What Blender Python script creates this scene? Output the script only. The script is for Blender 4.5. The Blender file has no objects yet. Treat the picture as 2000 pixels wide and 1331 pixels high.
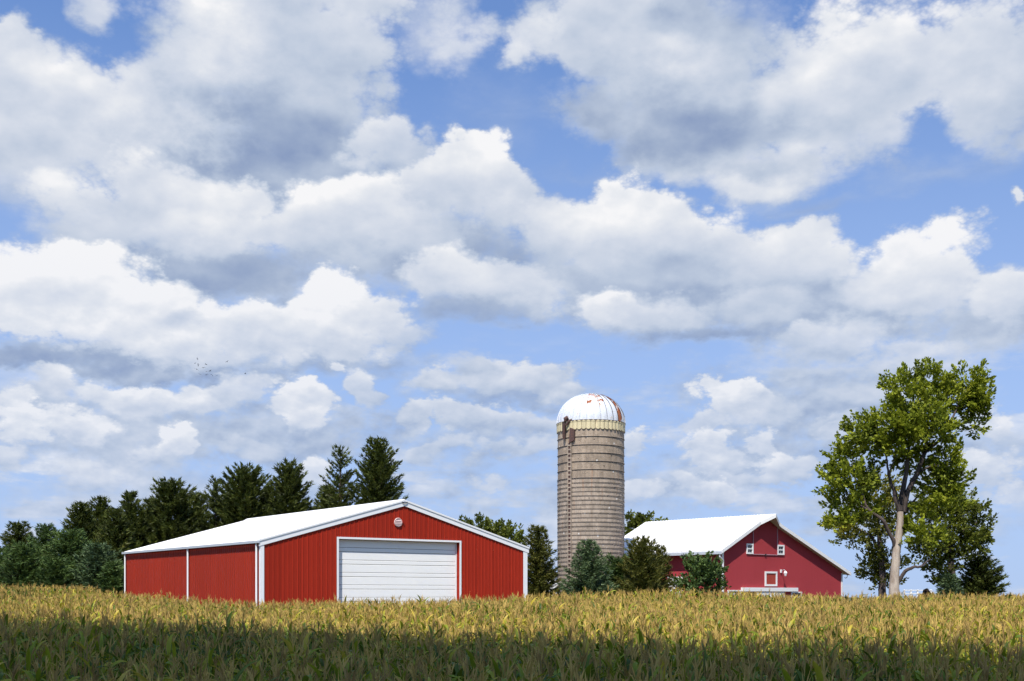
import bpy, math, random
import numpy as np
from mathutils import Vector

SC = bpy.context.scene
COL = SC.collection
random.seed(7)
RNG = np.random.default_rng(11)

# ------------------------------------------------------------------ camera
CAMZ = 3.4
FPX = 2300.0           # focal length, in pixels of the 2000 pixel wide photograph
HOR = 1160.0           # row of the horizon in it
cam_data = bpy.data.cameras.new('camera')
cam_data.sensor_width = 36.0
cam_data.lens = FPX / 2000.0 * 36.0
cam_data.shift_y = (HOR - 665.5) / 2000.0
cam_data.clip_start = 0.1
cam_data.clip_end = 20000
cam = bpy.data.objects.new('camera', cam_data)
COL.objects.link(cam)
cam.location = (0, 0, CAMZ)
cam.rotation_euler = (math.radians(90), 0, 0)
SC.camera = cam

# ------------------------------------------------------------------ light
SUN_EL = math.radians(57.0)
_h = Vector((-0.24, -0.97, 0)).normalized()
SUN_DIR = Vector((_h.x * math.cos(SUN_EL), _h.y * math.cos(SUN_EL), math.sin(SUN_EL)))   # towards the sun
sun_data = bpy.data.lights.new('sun', 'SUN')
sun_data.energy = 5.0
sun_data.angle = math.radians(0.5)
sun_data.color = (1.0, 0.94, 0.85)
sun = bpy.data.objects.new('sun', sun_data)
COL.objects.link(sun)
sun.rotation_euler = (-SUN_DIR).to_track_quat('-Z', 'Y').to_euler()
sun.location = (0, -40, 60)

SC.view_settings.view_transform = 'Standard'
SC.view_settings.look = 'None'
SC.view_settings.exposure = 0.30
SC.view_settings.gamma = 1.0
SC.view_settings.use_curve_mapping = False
SC.render.engine = 'CYCLES'
SC.cycles.use_denoising = True
SC.cycles.use_adaptive_sampling = True
SC.cycles.adaptive_threshold = 0.02
SC.cycles.adaptive_min_samples = 10
SC.cycles.max_bounces = 6
SC.cycles.transparent_max_bounces = 8


class NT:
    """small helper round a node tree"""
    def __init__(s, tree):
        s.t = tree
    def n(s, typ, **kw):
        nd = s.t.nodes.new(typ)
        for k, v in kw.items():
            setattr(nd, k, v)
        return nd
    def put(s, sock, v):
        if isinstance(v, bpy.types.NodeSocket):
            s.t.links.new(v, sock)
        elif v is not None:
            sock.default_value = v
    def m(s, op, a, b=None, c=None, clamp=False):
        nd = s.n('ShaderNodeMath', operation=op, use_clamp=clamp)
        s.put(nd.inputs[0], a); s.put(nd.inputs[1], b); s.put(nd.inputs[2], c)
        return nd.outputs[0]
    def v(s, op, a, b=None, c=None):
        nd = s.n('ShaderNodeVectorMath', operation=op)
        s.put(nd.inputs[0], a); s.put(nd.inputs[1], b)
        if c is not None:
            s.put(nd.inputs[3 if op == 'SCALE' else 2], c)
        return nd.outputs['Value' if op in ('LENGTH', 'DOT_PRODUCT', 'DISTANCE') else 'Vector']
    def xyz(s, a):
        nd = s.n('ShaderNodeSeparateXYZ'); s.put(nd.inputs[0], a)
        return nd.outputs
    def vec(s, x, y, z):
        nd = s.n('ShaderNodeCombineXYZ')
        s.put(nd.inputs[0], x); s.put(nd.inputs[1], y); s.put(nd.inputs[2], z)
        return nd.outputs[0]
    def rng(s, v, a, b, c=0.0, d=1.0, kind='SMOOTHSTEP'):
        nd = s.n('ShaderNodeMapRange', interpolation_type=kind)
        s.put(nd.inputs[0], v); s.put(nd.inputs[1], a); s.put(nd.inputs[2], b); s.put(nd.inputs[3], c); s.put(nd.inputs[4], d)
        return nd.outputs[0]
    def noise(s, vec, scale, detail=4.0, rough=0.5, lac=2.0, out='Fac', dist=0.0):
        nd = s.n('ShaderNodeTexNoise')
        s.put(nd.inputs['Vector'], vec); s.put(nd.inputs['Scale'], scale); s.put(nd.inputs['Detail'], detail)
        s.put(nd.inputs['Roughness'], rough); s.put(nd.inputs['Lacunarity'], lac); s.put(nd.inputs['Distortion'], dist)
        return nd.outputs[out]
    def voro(s, vec, scale, detail=0.0, rough=0.5, feature='F1', out='Distance', lac=2.0, rand=1.0):
        nd = s.n('ShaderNodeTexVoronoi', feature=feature)
        s.put(nd.inputs['Vector'], vec); s.put(nd.inputs['Scale'], scale)
        s.put(nd.inputs['Detail'], detail); s.put(nd.inputs['Roughness'], rough); s.put(nd.inputs['Lacunarity'], lac)
        s.put(nd.inputs['Randomness'], rand)
        return nd.outputs[out]
    def mix(s, f, a, b):
        nd = s.n('ShaderNodeMix', data_type='FLOAT'); s.put(nd.inputs[0], f); s.put(nd.inputs[2], a); s.put(nd.inputs[3], b)
        return nd.outputs[0]
    def mixv(s, f, a, b):
        nd = s.n('ShaderNodeMix', data_type='VECTOR'); s.put(nd.inputs[0], f); s.put(nd.inputs[4], a); s.put(nd.inputs[5], b)
        return nd.outputs[1]
    def mixc(s, f, a, b, blend='MIX'):
        nd = s.n('ShaderNodeMix', data_type='RGBA', blend_type=blend)
        s.put(nd.inputs[0], f); s.put(nd.inputs[6], a); s.put(nd.inputs[7], b)
        return nd.outputs[2]
    def ramp(s, f, stops, kind='LINEAR'):
        nd = s.n('ShaderNodeValToRGB'); s.put(nd.inputs[0], f)
        cr = nd.color_ramp; cr.interpolation = kind
        while len(cr.elements) < len(stops):
            cr.elements.new(0.5)
        for e, (p, c) in zip(cr.elements, stops):
            e.position = p; e.color = (*c, 1)
        return nd.outputs[0]


def srgb(r, g, b):
    f = lambda c: (c / 255 / 12.92) if c <= 10 else ((c / 255 + 0.055) / 1.055) ** 2.4
    return (f(r), f(g), f(b))


# ------------------------------------------------------------------ sky with cumulus clouds
# Every cloud is (azimuth column, elevation row, half width, half height, light on top, light at base, edge softness, cover),
# columns and rows on a 2000 x 1331 chart of the northern sky whose horizon is row 1160.
CLOUDS = [
    # great cloud upper left
    (530, 40, 350, 270, .74, .54, .42, 1), (50, 230, 235, 165, .86, .62, .28, 1), (10, 120, 70, 110, .9, .7, .3, 1), (320, 260, 320, 150, .80, .56, .45, 1), (230, 340, 150, 70, .7, .5, .6, 1),
    (690, 110, 195, 225, .60, .50, .32, 1), (740, 60, 130, 110, .66, .6, .6, .8), (600, 230, 260, 150, .44, .24, .60, .95),
    (545, 280, 330, 185, .34, .0, .60, 1), (700, 150, 170, 120, .56, .44, .9, .8),
    (425, 80, 160, 95, 1.0, .80, .85, .9), (150, 5, 60, 60, .80, .66, .6, .9), (890, 60, 90, 120, .66, .55, .9, .8), (940, 80, 55, 90, .8, .6, .7, .75),
    (80, 180, 150, 70, .98, .8, .9, .7), (250, 210, 130, 60, .92, .7, .9, .6),
    # great cloud upper right
    (1230, 60, 250, 160, .70, .52, .30, 1), (1390, 190, 320, 165, .62, .36, .36, 1), (1680, 120, 280, 205, .82, .62, .30, 1),
    (1950, 100, 150, 175, .84, .62, .34, 1), (1980, 225, 110, 75, .62, .46, .5, .95), (1430, 30, 180, 150, .40, .32, .8, .95),
    (1500, 300, 300, 80, .66, .40, .55, 1), (1310, 215, 280, 105, .28, .12, .8, .95), (1480, 290, 130, 40, .30, .24, .9, .7), (1480, 335, 180, 42, 1.0, .70, .8, .85),
    (1700, 50, 190, 80, 1.0, .80, .9, .85), (1590, 110, 110, 60, .96, .74, .9, .7), (1510, 140, 60, 60, .96, .74, .9, .7), (1610, 250, 90, 40, .92, .7, .9, .6),
    (1320, 95, 100, 45, .92, .70, .9, .7), (1210, 60, 90, 70, .8, .66, .9, .6), (1050, 90, 50, 70, .86, .7, .5, .8), (1620, 385, 220, 26, .38, .34, 1, .45),
    (1550, 210, 110, 40, .44, .34, .9, .6), (1750, 240, 100, 60, .8, .6, .9, .6),
    (1010, 240, 130, 130, .5, .4, 1, .22), (1850, 335, 200, 40, .5, .42, 1, .4), (1150, 370, 150, 30, .5, .4, 1, .25), (60, 380, 90, 60, .5, .4, 1, .3),
    # second row, its grey undersides first
    (600, 390, 280, 90, .30, .12, .7, .95), (160, 480, 150, 90, .56, .40, .5, 1), (420, 545, 380, 90, .36, .08, .5, 1), (850, 510, 360, 90, .46, .26, .5, 1), (1120, 560, 150, 60, .7, .44, .5, 1),
    (1330, 570, 400, 90, .46, .20, .5, 1), (1650, 590, 350, 90, .48, .26, .5, 1), (1930, 620, 200, 75, .5, .3, .5, 1),
    (760, 315, 115, 80, .86, .46, .30, .95), (320, 400, 220, 110, .90, .60, .22, 1), (190, 450, 120, 80, .74, .5, .4, .9), (340, 460, 110, 60, 1.0, .7, .7, .8),
    (700, 460, 330, 80, 1.0, .52, .30, 1), (540, 440, 90, 60, .96, .6, .4, .9), (910, 390, 122, 122, 1.04, .60, .18, 1), (1000, 430, 80, 80, .92, .56, .35, 1), (900, 470, 160, 50, .6, .4, .9, .6),
    (1130, 470, 150, 80, .92, .56, .3, 1), (1280, 465, 180, 112, 1.02, .56, .20, 1), (1420, 480, 120, 90, .92, .54, .25, 1), (1370, 520, 180, 45, .42, .3, .9, .7), (1590, 490, 140, 92, 1.0, .56, .20, 1),
    (1500, 520, 110, 70, .86, .52, .4, .9), (1810, 530, 130, 92, 1.06, .60, .18, 1), (1720, 560, 80, 60, .9, .6, .35, .9), (1960, 585, 110, 66, 1.0, .6, .3, 1),
    (900, 560, 130, 62, 1.0, .50, .22, 1), (1010, 580, 130, 58, .92, .46, .26, 1), (930, 620, 200, 34, .34, .16, .7, .9),
    (1480, 600, 170, 46, .84, .5, .5, .9), (1200, 618, 80, 46, 1.04, .60, .28, 1), (1290, 620, 110, 46, .84, .46, .4, 1), (1380, 655, 250, 30, .34, .12, .7, .95),
    # bright row on the left
    (250, 710, 420, 62, .36, .02, .55, 1), (640, 700, 240, 48, .40, .20, .7, .95), (20, 700, 180, 50, .34, .04, .6, 1),
    (140, 590, 230, 118, 1.10, .80, .18, 1), (20, 555, 120, 90, 1.06, .80, .22, 1), (300, 620, 130, 80, 1.04, .76, .25, 1), (660, 600, 100, 68, 1.12, .80, .16, 1), (740, 620, 90, 56, 1.0, .66, .22, 1),
    (440, 665, 300, 64, 1.02, .62, .26, 1), (600, 660, 240, 56, 1.0, .62, .3, 1), (790, 660, 80, 34, .84, .5, .4, .9), (350, 640, 70, 30, .5, .4, .9, .6), (662, 718, 24, 15, 1.04, .8, .4, .9),
    # grey floor of the lower rows
    (200, 850, 440, 100, .44, .28, .6, 1), (560, 840, 300, 90, .44, .30, .6, .95), (950, 860, 300, 70, .46, .34, .8, .8), (970, 770, 230, 36, .40, .26, .7, .8), (1600, 780, 380, 120, .44, .30, .7, .95),
    (1480, 900, 280, 70, .42, .28, .7, .9), (1850, 900, 260, 90, .46, .32, .7, .9), (300, 960, 460, 60, .46, .36, .8, .8), (1200, 960, 420, 60, .48, .38, .8, .8), (1800, 1010, 340, 60, .46, .38, .8, .8), (900, 1030, 360, 40, .5, .4, .9, .6),
    # lower rows, smaller with distance
    (1620, 660, 170, 52, .82, .56, .45, .9), (1780, 690, 150, 46, .78, .52, .5, .9), (1560, 640, 40, 26, .96, .7, .4, .9), (1600, 715, 250, 20, .80, .56, .8, .8),
    (1000, 735, 130, 44, .98, .56, .24, 1), (840, 745, 66, 32, .90, .54, .28, 1), (930, 712, 70, 28, .72, .5, .5, .8), (1090, 755, 50, 22, .9, .5, .3, .9),
    (1430, 780, 86, 64, 1.06, .66, .16, 1), (1500, 800, 70, 50, .76, .5, .4, .9), (1370, 835, 60, 40, .90, .5, .3, .9), (1620, 830, 50, 30, .8, .5, .4, .8), (1700, 760, 120, 34, .66, .5, .6, .8),
    (90, 755, 84, 44, .84, .5, .3, 1), (280, 785, 100, 44, .98, .54, .24, 1), (380, 795, 120, 44, .90, .46, .3, 1), (480, 765, 50, 42, .84, .5, .35, .9), (585, 795, 80, 54, 1.04, .62, .18, 1),
    (705, 765, 44, 54, .90, .5, .3, .95), (30, 800, 60, 34, .98, .6, .3, 1), (60, 845, 90, 42, 1.0, .56, .25, 1), (160, 840, 70, 40, .92, .54, .3, 1), (190, 770, 34, 30, .86, .6, .4, .9),
    (820, 810, 56, 36, .92, .54, .25, 1), (950, 822, 150, 38, .90, .50, .26, 1), (1060, 830, 50, 28, .84, .5, .3, .9), (860, 875, 120, 26, .78, .5, .4, .85), (1000, 880, 100, 24, .8, .5, .4, .85),
    (330, 875, 46, 38, 1.0, .62, .25, .95), (270, 885, 40, 26, .84, .6, .4, .8), (500, 870, 90, 24, .66, .5, .5, .8), (30, 895, 60, 24, .84, .6, .4, .9), (150, 920, 70, 24, .72, .56, .4, .8),
    (1245, 862, 38, 34, 1.0, .6, .28, .95), (1390, 880, 70, 30, .96, .54, .25, 1), (1495, 872, 30, 34, 1.0, .6, .3, .9), (1530, 925, 90, 32, .92, .52, .28, 1), (1420, 930, 70, 26, .8, .5, .35, .9),
    (1380, 965, 84, 36, 1.0, .56, .22, 1), (1250, 968, 44, 26, .96, .6, .3, .9), (1330, 940, 36, 22, .9, .6, .3, .9), (960, 945, 50, 34, .86, .54, .35, .9), (955, 1000, 60, 18, .7, .54, .5, .7),
    (620, 920, 46, 48, 1.02, .66, .25, .95), (1920, 830, 70, 40, .94, .5, .3, .9), (1980, 840, 40, 24, .9, .6, .3, .9), (1930, 930, 80, 42, .96, .5, .28, .95), (1990, 970, 50, 26, .8, .5, .4, .8),
    (1640, 850, 50, 26, .86, .56, .35, .8), (1995, 400, 16, 26, .98, .8, .4, 1),
]


def build_world():
    w = bpy.data.worlds.new('World')
    SC.world = w
    w.use_nodes = True
    t = w.node_tree
    t.nodes.clear()
    k = NT(t)
    tc = k.n('ShaderNodeTexCoord')
    d = k.v('NORMALIZE', tc.outputs['Generated'])
    dx, dy, dz = k.xyz(d)
    az = k.m('ARCTAN2', dx, dy)
    el = k.m('ARCSINE', k.m('MAXIMUM', dz, -0.05))
    elp = k.m('MAXIMUM', el, 0.0)
    # clear air
    sky = k.n('ShaderNodeTexSky', sky_type='NISHITA')
    sky.sun_disc = False
    sky.sun_elevation = SUN_EL
    sky.sun_rotation = math.atan2(SUN_DIR.x, SUN_DIR.y)
    sky.air_density = 1.0; sky.dust_density = 0.25; sky.ozone_density = 2.2; sky.altitude = 250
    dpos = k.vec(dx, dy, k.m('ADD', k.m('MAXIMUM', dz, 0.0), 0.10))
    k.put(sky.inputs[0], dpos)
    air = k.mixc(1.0, sky.outputs[0], (1.02, 1.44, 1.98, 1), 'MULTIPLY')
    air = k.mixc(k.rng(elp, 0.0, 0.44, 0.95, 0.16, 'LINEAR'), air, tuple(10 * c for c in srgb(180, 201, 236)) + (1,))
    # fields of noise that grow finer towards the horizon
    flat = k.vec(dx, dy, k.m('MULTIPLY', dz, 1.5))
    low = k.rng(elp, 0.10, 0.34)
    wn_hi = k.noise(flat, 5.0, 7.0, 0.56, 2.1, out='Color')
    wn_lo = k.noise(k.vec(dx, dy, k.m('MULTIPLY', dz, 1.9)), 15.0, 6.0, 0.56, 2.1, out='Color')
    wn = k.mixc(low, wn_lo, wn_hi)
    amp = k.rng(elp, 0.0, 0.5, 0.035, 0.20, 'LINEAR')
    wv = k.v('SUBTRACT', wn, (0.5, 0.5, 0.5))
    wv = k.v('SCALE', wv, None, amp)
    # cauliflower heads
    flat2 = k.vec(dx, dy, k.m('MULTIPLY', dz, 1.6))
    bump = k.mix(low, k.voro(flat2, 30.0, 4.0, 0.62), k.voro(flat, 13.0, 5.0, 0.62))
    up = k.v('ADD', flat, (-0.006, 0.0, 0.020))
    up2 = k.v('ADD', flat2, (-0.003, 0.0, 0.009))
    heap = k.mix(low, k.noise(flat2, 30.0, 4.0, 0.5), k.noise(flat, 12.0, 5.0, 0.5))
    heapu = k.mix(low, k.noise(up2, 30.0, 4.0, 0.5), k.noise(up, 12.0, 5.0, 0.5))
    lit = k.m('SUBTRACT', heap, heapu)              # + on sides that face up
    soft = k.noise(flat, 6.0, 4.0, 0.5)
    softer = k.m('SUBTRACT', soft, 0.5)
    wx, wy, _ = k.xyz(wv)
    P = k.vec(k.m('ADD', az, wx), k.m('ADD', el, k.m('MULTIPLY', wy, 0.8)), 0.0)
    edge = k.m('MULTIPLY_ADD', bump, 0.46, -0.33)   # eats into the rims
    shade = k.m('MULTIPLY_ADD', lit, 1.15, k.m('MULTIPLY_ADD', softer, 0.34, k.m('MULTIPLY_ADD', k.noise(flat, 2.6, 2.0, 0.5), 0.50, -0.27)))
    # scattered cumulus all round the sky, in rows that close up towards the horizon
    inv = k.m('DIVIDE', 1.0, k.m('ADD', elp, 0.045))
    wide = k.noise(k.vec(k.m('MULTIPLY', az, 3.2), k.m('MULTIPLY', inv, 0.62), k.m('MULTIPLY', el, 3.0)), 2.3, 6.0, 0.58, 2.1)
    cover0 = k.rng(k.m('MULTIPLY_ADD', edge, -0.25, wide), 0.45, 0.56, 0.0, 0.9)
    rows = k.noise(k.vec(k.m('MULTIPLY', dx, 1.0), dy, k.m('MULTIPLY', dz, 3.6)), 9.0, 6.0, 0.58, 2.1)
    coverl = k.rng(k.m('MULTIPLY_ADD', edge, -0.15, rows), 0.44, 0.56, 0.0, 0.85)
    behind = k.rng(k.m('ABSOLUTE', az), 0.50, 0.75)
    above = k.rng(el, 0.50, 0.70)
    lowband = k.rng(elp, 0.24, 0.09)
    allow = k.m('MAXIMUM', behind, above)
    A = k.m('MAXIMUM', k.m('MULTIPLY', cover0, allow), k.m('MULTIPLY', coverl, lowband))
    B = k.m('ADD', k.mix(allow, k.rng(rows, 0.44, 0.66, 0.35, 0.85, 'LINEAR'), k.rng(wide, 0.45, 0.72, 0.86, 0.40, 'LINEAR')), shade)
    S = k.vec(B, A, 0.0)
    for ci, (cx, cy, rx, ry, bt, bb, sf, al) in enumerate(CLOUDS):
        if ci % 20 == 19:
            # ties this cloud to the ones before it, so that the shader is worked through in turn (it has little memory)
            P = k.v('MULTIPLY_ADD', S, (1e-9, 1e-9, 0.0), P)
        a0 = math.atan((cx - 1000) / FPX)
        e0 = math.atan((HOR - cy) / FPX * math.cos(a0))
        ra = rx / FPX * math.cos(a0) ** 2 * 1.24
        re = ry / FPX * math.cos(e0) ** 2 * 1.24
        q = k.v('MULTIPLY_ADD', P, (1 / ra, 1 / re, 0.0), (-a0 / ra, -e0 / re, 0.0))
        dist = k.m('ADD', k.v('LENGTH', q), edge)
        a = k.rng(dist, 1.03 + sf * 0.12, 0.99 - sf * 0.86, 0.0, al)
        if sf < 0.5:                                   # crisp head, base that melts away
            a = k.m('MULTIPLY', a, k.rng(k.v('DOT_PRODUCT', q, (0.0, 1.0, 0.0)), -1.0, -0.30))
        qy = k.v('DOT_PRODUCT', q, (0.0, (bt - bb) * 0.78, 0.0))
        b = k.m('ADD', k.m('ADD', qy, shade), (bt + bb) * 0.5 - 0.015)
        S = k.mixv(a, S, k.vec(b, 1.0, 0.0))
    B, A, _ = k.xyz(S)
    cloud = k.ramp(B, [(0.0, srgb(138, 157, 193)), (0.22, srgb(162, 178, 205)), (0.45, srgb(190, 202, 221)),
                       (0.68, srgb(212, 219, 232)), (0.88, srgb(232, 235, 241)), (1.0, srgb(247, 247, 249))])
    # clouds near the horizon lie in more air
    airlow = k.v('SCALE', air, None, 0.085)
    veil = k.rng(elp, 0.0, 0.30, 0.42, 0.0, 'LINEAR')
    cloud = k.mixc(veil, cloud, srgb(178, 198, 232) + (1,))
    c10 = k.v('SCALE', cloud, None, 1 / 0.10)
    final = k.mixc(A, air, c10)
    bg = k.n('ShaderNodeBackground')
    k.put(bg.inputs[0], final)
    bg.inputs[1].default_value = 0.081
    out = k.n('ShaderNodeOutputWorld')
    t.links.new(bg.outputs[0], out.inputs[0])
    w.cycles.sampling_method = 'MANUAL'
    w.cycles.sample_map_resolution = 512


build_world()

# ------------------------------------------------------------------ helpers
def link(o, parent=None):
    COL.objects.link(o)
    if parent is not None:
        o.parent = parent
    return o


def tag(o, label, cat, group=None):
    o['label'] = label
    o['category'] = cat
    if group:
        o['group'] = group
    return o


def empty(name, loc, rz=0.0):
    o = bpy.data.objects.new(name, None)
    o.empty_display_size = 0.5
    o.location = loc
    o.rotation_euler = (0, 0, rz)
    return link(o)


def fast_mesh(name, verts, faces_flat, loop_tot, attrs=None, smooth=False):
    """mesh from numpy arrays; loop_tot is the number of corners of each face (an int when constant)"""
    me = bpy.data.meshes.new(name)
    verts = np.asarray(verts, dtype=np.float32).reshape(-1, 3)
    faces_flat = np.asarray(faces_flat, dtype=np.int32).ravel()
    if np.isscalar(loop_tot):
        n = len(faces_flat) // loop_tot
        lt = np.full(n, loop_tot, dtype=np.int32)
    else:
        lt = np.asarray(loop_tot, dtype=np.int32); n = len(lt)
    ls = np.concatenate([[0], np.cumsum(lt)[:-1]]).astype(np.int32) if n else np.zeros(0, np.int32)
    me.vertices.add(len(verts)); me.vertices.foreach_set('co', verts.ravel())
    me.loops.add(len(faces_flat)); me.loops.foreach_set('vertex_index', faces_flat)
    me.polygons.add(n); me.polygons.foreach_set('loop_start', ls)
    me.polygons.foreach_set('loop_total', lt)
    if smooth:
        me.polygons.foreach_set('use_smooth', np.ones(n, dtype=bool))
    for k, a in (attrs or {}).items():
        at = me.attributes.new(k, 'FLOAT', 'POINT')
        at.data.foreach_set('value', np.asarray(a, dtype=np.float32))
    me.update(calc_edges=True)
    me.validate()
    return me


class MB:
    """collects simple shapes into one mesh"""
    def __init__(s):
        s.v = []; s.f = []
    def add(s, vs, fs):
        b = len(s.v)
        s.v += [tuple(p) for p in vs]
        s.f += [tuple(i + b for i in f) for f in fs]
        return s
    def box(s, x0, x1, y0, y1, z0, z1):
        vs = [(x, y, z) for z in (z0, z1) for y in (y0, y1) for x in (x0, x1)]
        return s.add(vs, [(0, 2, 3, 1), (4, 5, 7, 6), (0, 1, 5, 4), (2, 6, 7, 3), (0, 4, 6, 2), (1, 3, 7, 5)])
    def bbox(s, x0, x1, y0, y1, z0, z1, b=0.01):
        """box with its front (-y) edges bevelled"""
        vs = [(x0, y1, z0), (x1, y1, z0), (x1, y1, z1), (x0, y1, z1),
              (x0, y0 + b, z0), (x1, y0 + b, z0), (x1, y0 + b, z1), (x0, y0 + b, z1),
              (x0 + b, y0, z0 + b), (x1 - b, y0, z0 + b), (x1 - b, y0, z1 - b), (x0 + b, y0, z1 - b)]
        return s.add(vs, [(0, 3, 2, 1), (0, 1, 5, 4), (1, 2, 6, 5), (2, 3, 7, 6), (3, 0, 4, 7),
                          (4, 5, 9, 8), (5, 6, 10, 9), (6, 7, 11, 10), (7, 4, 8, 11), (8, 9, 10, 11)])
    def prism(s, poly, y0, y1):
        """polygon in x,z pulled along y"""
        n = len(poly)
        vs = [(x, y0, z) for x, z in poly] + [(x, y1, z) for x, z in poly]
        fs = [tuple(range(n)), tuple(range(2 * n - 1, n - 1, -1))]
        fs += [((i + 1) % n, i, n + i, n + (i + 1) % n) for i in range(n)]
        return s.add(vs, fs)
    def tube(s, pts, rad, n=8, cap=True):
        pts = [Vector(p) for p in pts]
        rad = [rad] * len(pts) if not hasattr(rad, '__len__') else rad
        rings = []
        up = Vector((0.31, 0.17, 0.93))
        for i, p in enumerate(pts):
            d = (pts[min(i + 1, len(pts) - 1)] - pts[max(i - 1, 0)]).normalized()
            a = d.cross(up)
            if a.length < 0.05:
                a = d.cross(Vector((1, 0, 0)))
            a.normalize(); b = d.cross(a)
            rings.append([p + (a * math.cos(t) + b * math.sin(t)) * rad[i] for t in [2 * math.pi * j / n for j in range(n)]])
        vs = [q for r in rings for q in r]
        fs = [(i * n + j, i * n + (j + 1) % n, (i + 1) * n + (j + 1) % n, (i + 1) * n + j)
              for i in range(len(pts) - 1) for j in range(n)]
        if cap:
            fs += [tuple(range(n - 1, -1, -1)), tuple(range((len(pts) - 1) * n, len(pts) * n))]
        return s.add(vs, fs)
    def lathe(s, prof, n=24, a0=0.0, a1=2 * math.pi, axis='z'):
        full = abs(a1 - a0 - 2 * math.pi) < 1e-6
        m = n if full else n + 1
        vs = []
        for r, z in prof:
            for j in range(m):
                t = a0 + (a1 - a0) * j / n
                vs.append((r * math.sin(t), -r * math.cos(t), z) if axis == 'z' else (r * math.sin(t), z, r * math.cos(t)))
        fs = []
        for i in range(len(prof) - 1):
            for j in range(n):
                k = (j + 1) % m
                fs.append((i * m + j, i * m + k, (i + 1) * m + k, (i + 1) * m + j))
        return s.add(vs, fs)
    def mesh(s, name, mat, smooth=False):
        me = bpy.data.meshes.new(name)
        me.from_pydata(s.v, [], s.f)
        me.update()
        if smooth:
            me.polygons.foreach_set('use_smooth', [True] * len(me.polygons))
            try:
                me.set_sharp_from_angle(angle=math.radians(40))
            except Exception:
                pass
        if mat:
            me.materials.append(mat)
        return me
    def build(s, name, mat, parent=None, smooth=False):
        o = bpy.data.objects.new(name, s.mesh(name, mat, smooth))
        return link(o, parent)


# ------------------------------------------------------------------ materials
def material(name):
    m = bpy.data.materials.new(name)
    m.use_nodes = True
    t = m.node_tree
    t.nodes.clear()
    k = NT(t)
    out = k.n('ShaderNodeOutputMaterial')
    return m, k, out


def principled(k, out, col, rough=0.6, metal=0.0, spec=0.5, bump=None, bump_s=0.2, bump_d=0.01):
    p = k.n('ShaderNodeBsdfPrincipled')
    k.put(p.inputs['Base Color'], (*col, 1) if isinstance(col, tuple) and len(col) == 3 else col)
    k.put(p.inputs['Roughness'], rough); k.put(p.inputs['Metallic'], metal)
    p.inputs['Specular IOR Level'].default_value = spec
    if bump is not None:
        b = k.n('ShaderNodeBump')
        b.inputs['Strength'].default_value = bump_s; b.inputs['Distance'].default_value = bump_d
        k.put(b.inputs['Height'], bump)
        k.t.links.new(b.outputs[0], p.inputs['Normal'])
    k.t.links.new(p.outputs[0], out.inputs[0])
    return p


def painted(name, col, var=0.10, rough=0.5, dirt=None, dirt_amt=0.0, streak=0.0, rnd=0.0, scale=1.2, spec=0.4):
    """paint or bare surface with slow patches, streaks that run down, and dirt"""
    m, k, out = material(name)
    g = k.n('ShaderNodeNewGeometry').outputs['Position']
    x, y, z = k.xyz(g)
    big = k.noise(g, scale, 4, 0.6)
    fine = k.noise(g, 9.0, 5, 0.65)
    run = k.noise(k.vec(k.m('MULTIPLY', x, 7.0), k.m('MULTIPLY', y, 7.0), k.m('MULTIPLY', z, 0.45)), 1.0, 4, 0.6)
    v = k.m('ADD', k.m('MULTIPLY_ADD', big, var * 2, 1 - var), k.m('MULTIPLY_ADD', fine, var, -var / 2))
    if streak:
        v = k.m('ADD', v, k.m('MULTIPLY_ADD', run, streak * 2, -streak))
    if rnd:
        oi = k.n('ShaderNodeObjectInfo').outputs['Random']
        v = k.m('ADD', v, k.m('MULTIPLY_ADD', oi, rnd * 2, -rnd))
    c = k.v('SCALE', tuple(col), None, v)
    if dirt:
        f = k.rng(k.m('MULTIPLY_ADD', run, 0.5, k.m('MULTIPLY', fine, 0.5)), 0.52, 0.72, 0.0, dirt_amt)
        c = k.mixc(f, c, (*dirt, 1))
    principled(k, out, c, rough, spec=spec, bump=fine, bump_s=0.15, bump_d=0.01)
    return m


M = {}
M['shed_red'] = painted('red_siding', (0.305, 0.022, 0.009), 0.08, 0.6, rnd=0.08, streak=0.05, scale=0.5, spec=0.15)
M['shed_red_side'] = painted('red_siding_side', (0.295, 0.026, 0.012), 0.08, 0.6, rnd=0.05, streak=0.04, scale=0.4, spec=0.15)
M['barn_red'] = painted('dusty_red_boards', (0.375, 0.052, 0.062), 0.09, 0.8, scale=0.35, streak=0.06, spec=0.08)
M['hatch_red'] = painted('bright_red_boards', (0.36, 0.050, 0.032), 0.10, 0.6)
M['pink_trim'] = painted('faded_trim', (0.42, 0.22, 0.27), 0.12, 0.7)
M['white'] = painted('white_paint', (0.80, 0.81, 0.82), 0.04, 0.45)
M['white_roof'] = painted('white_metal_roof', (0.84, 0.84, 0.83), 0.03, 0.38, dirt=(0.55, 0.52, 0.46), dirt_amt=0.10, scale=0.6)
M['door_white'] = painted('white_door_steel', (0.86, 0.86, 0.84), 0.03, 0.45, dirt=(0.5, 0.48, 0.44), dirt_amt=0.10)
M['seam'] = painted('grey_seal', (0.30, 0.31, 0.32), 0.1, 0.6)
M['soffit'] = painted('beige_soffit', (0.50, 0.44, 0.36), 0.1, 0.7)
M['gutter'] = painted('grey_gutter', (0.50, 0.54, 0.60), 0.08, 0.4)
M['dark'] = painted('dark_interior', (0.03, 0.03, 0.035), 0.2, 0.8)
M['cream'] = painted('weathered_cream_steel', (0.60, 0.52, 0.32), 0.14, 0.55, dirt=(0.30, 0.16, 0.08), dirt_amt=0.7, streak=0.15, rnd=0.14)
M['rusty'] = painted('dark_rusty_steel', (0.085, 0.048, 0.042), 0.35, 0.75, dirt=(0.18, 0.07, 0.04), dirt_amt=0.8)
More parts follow.
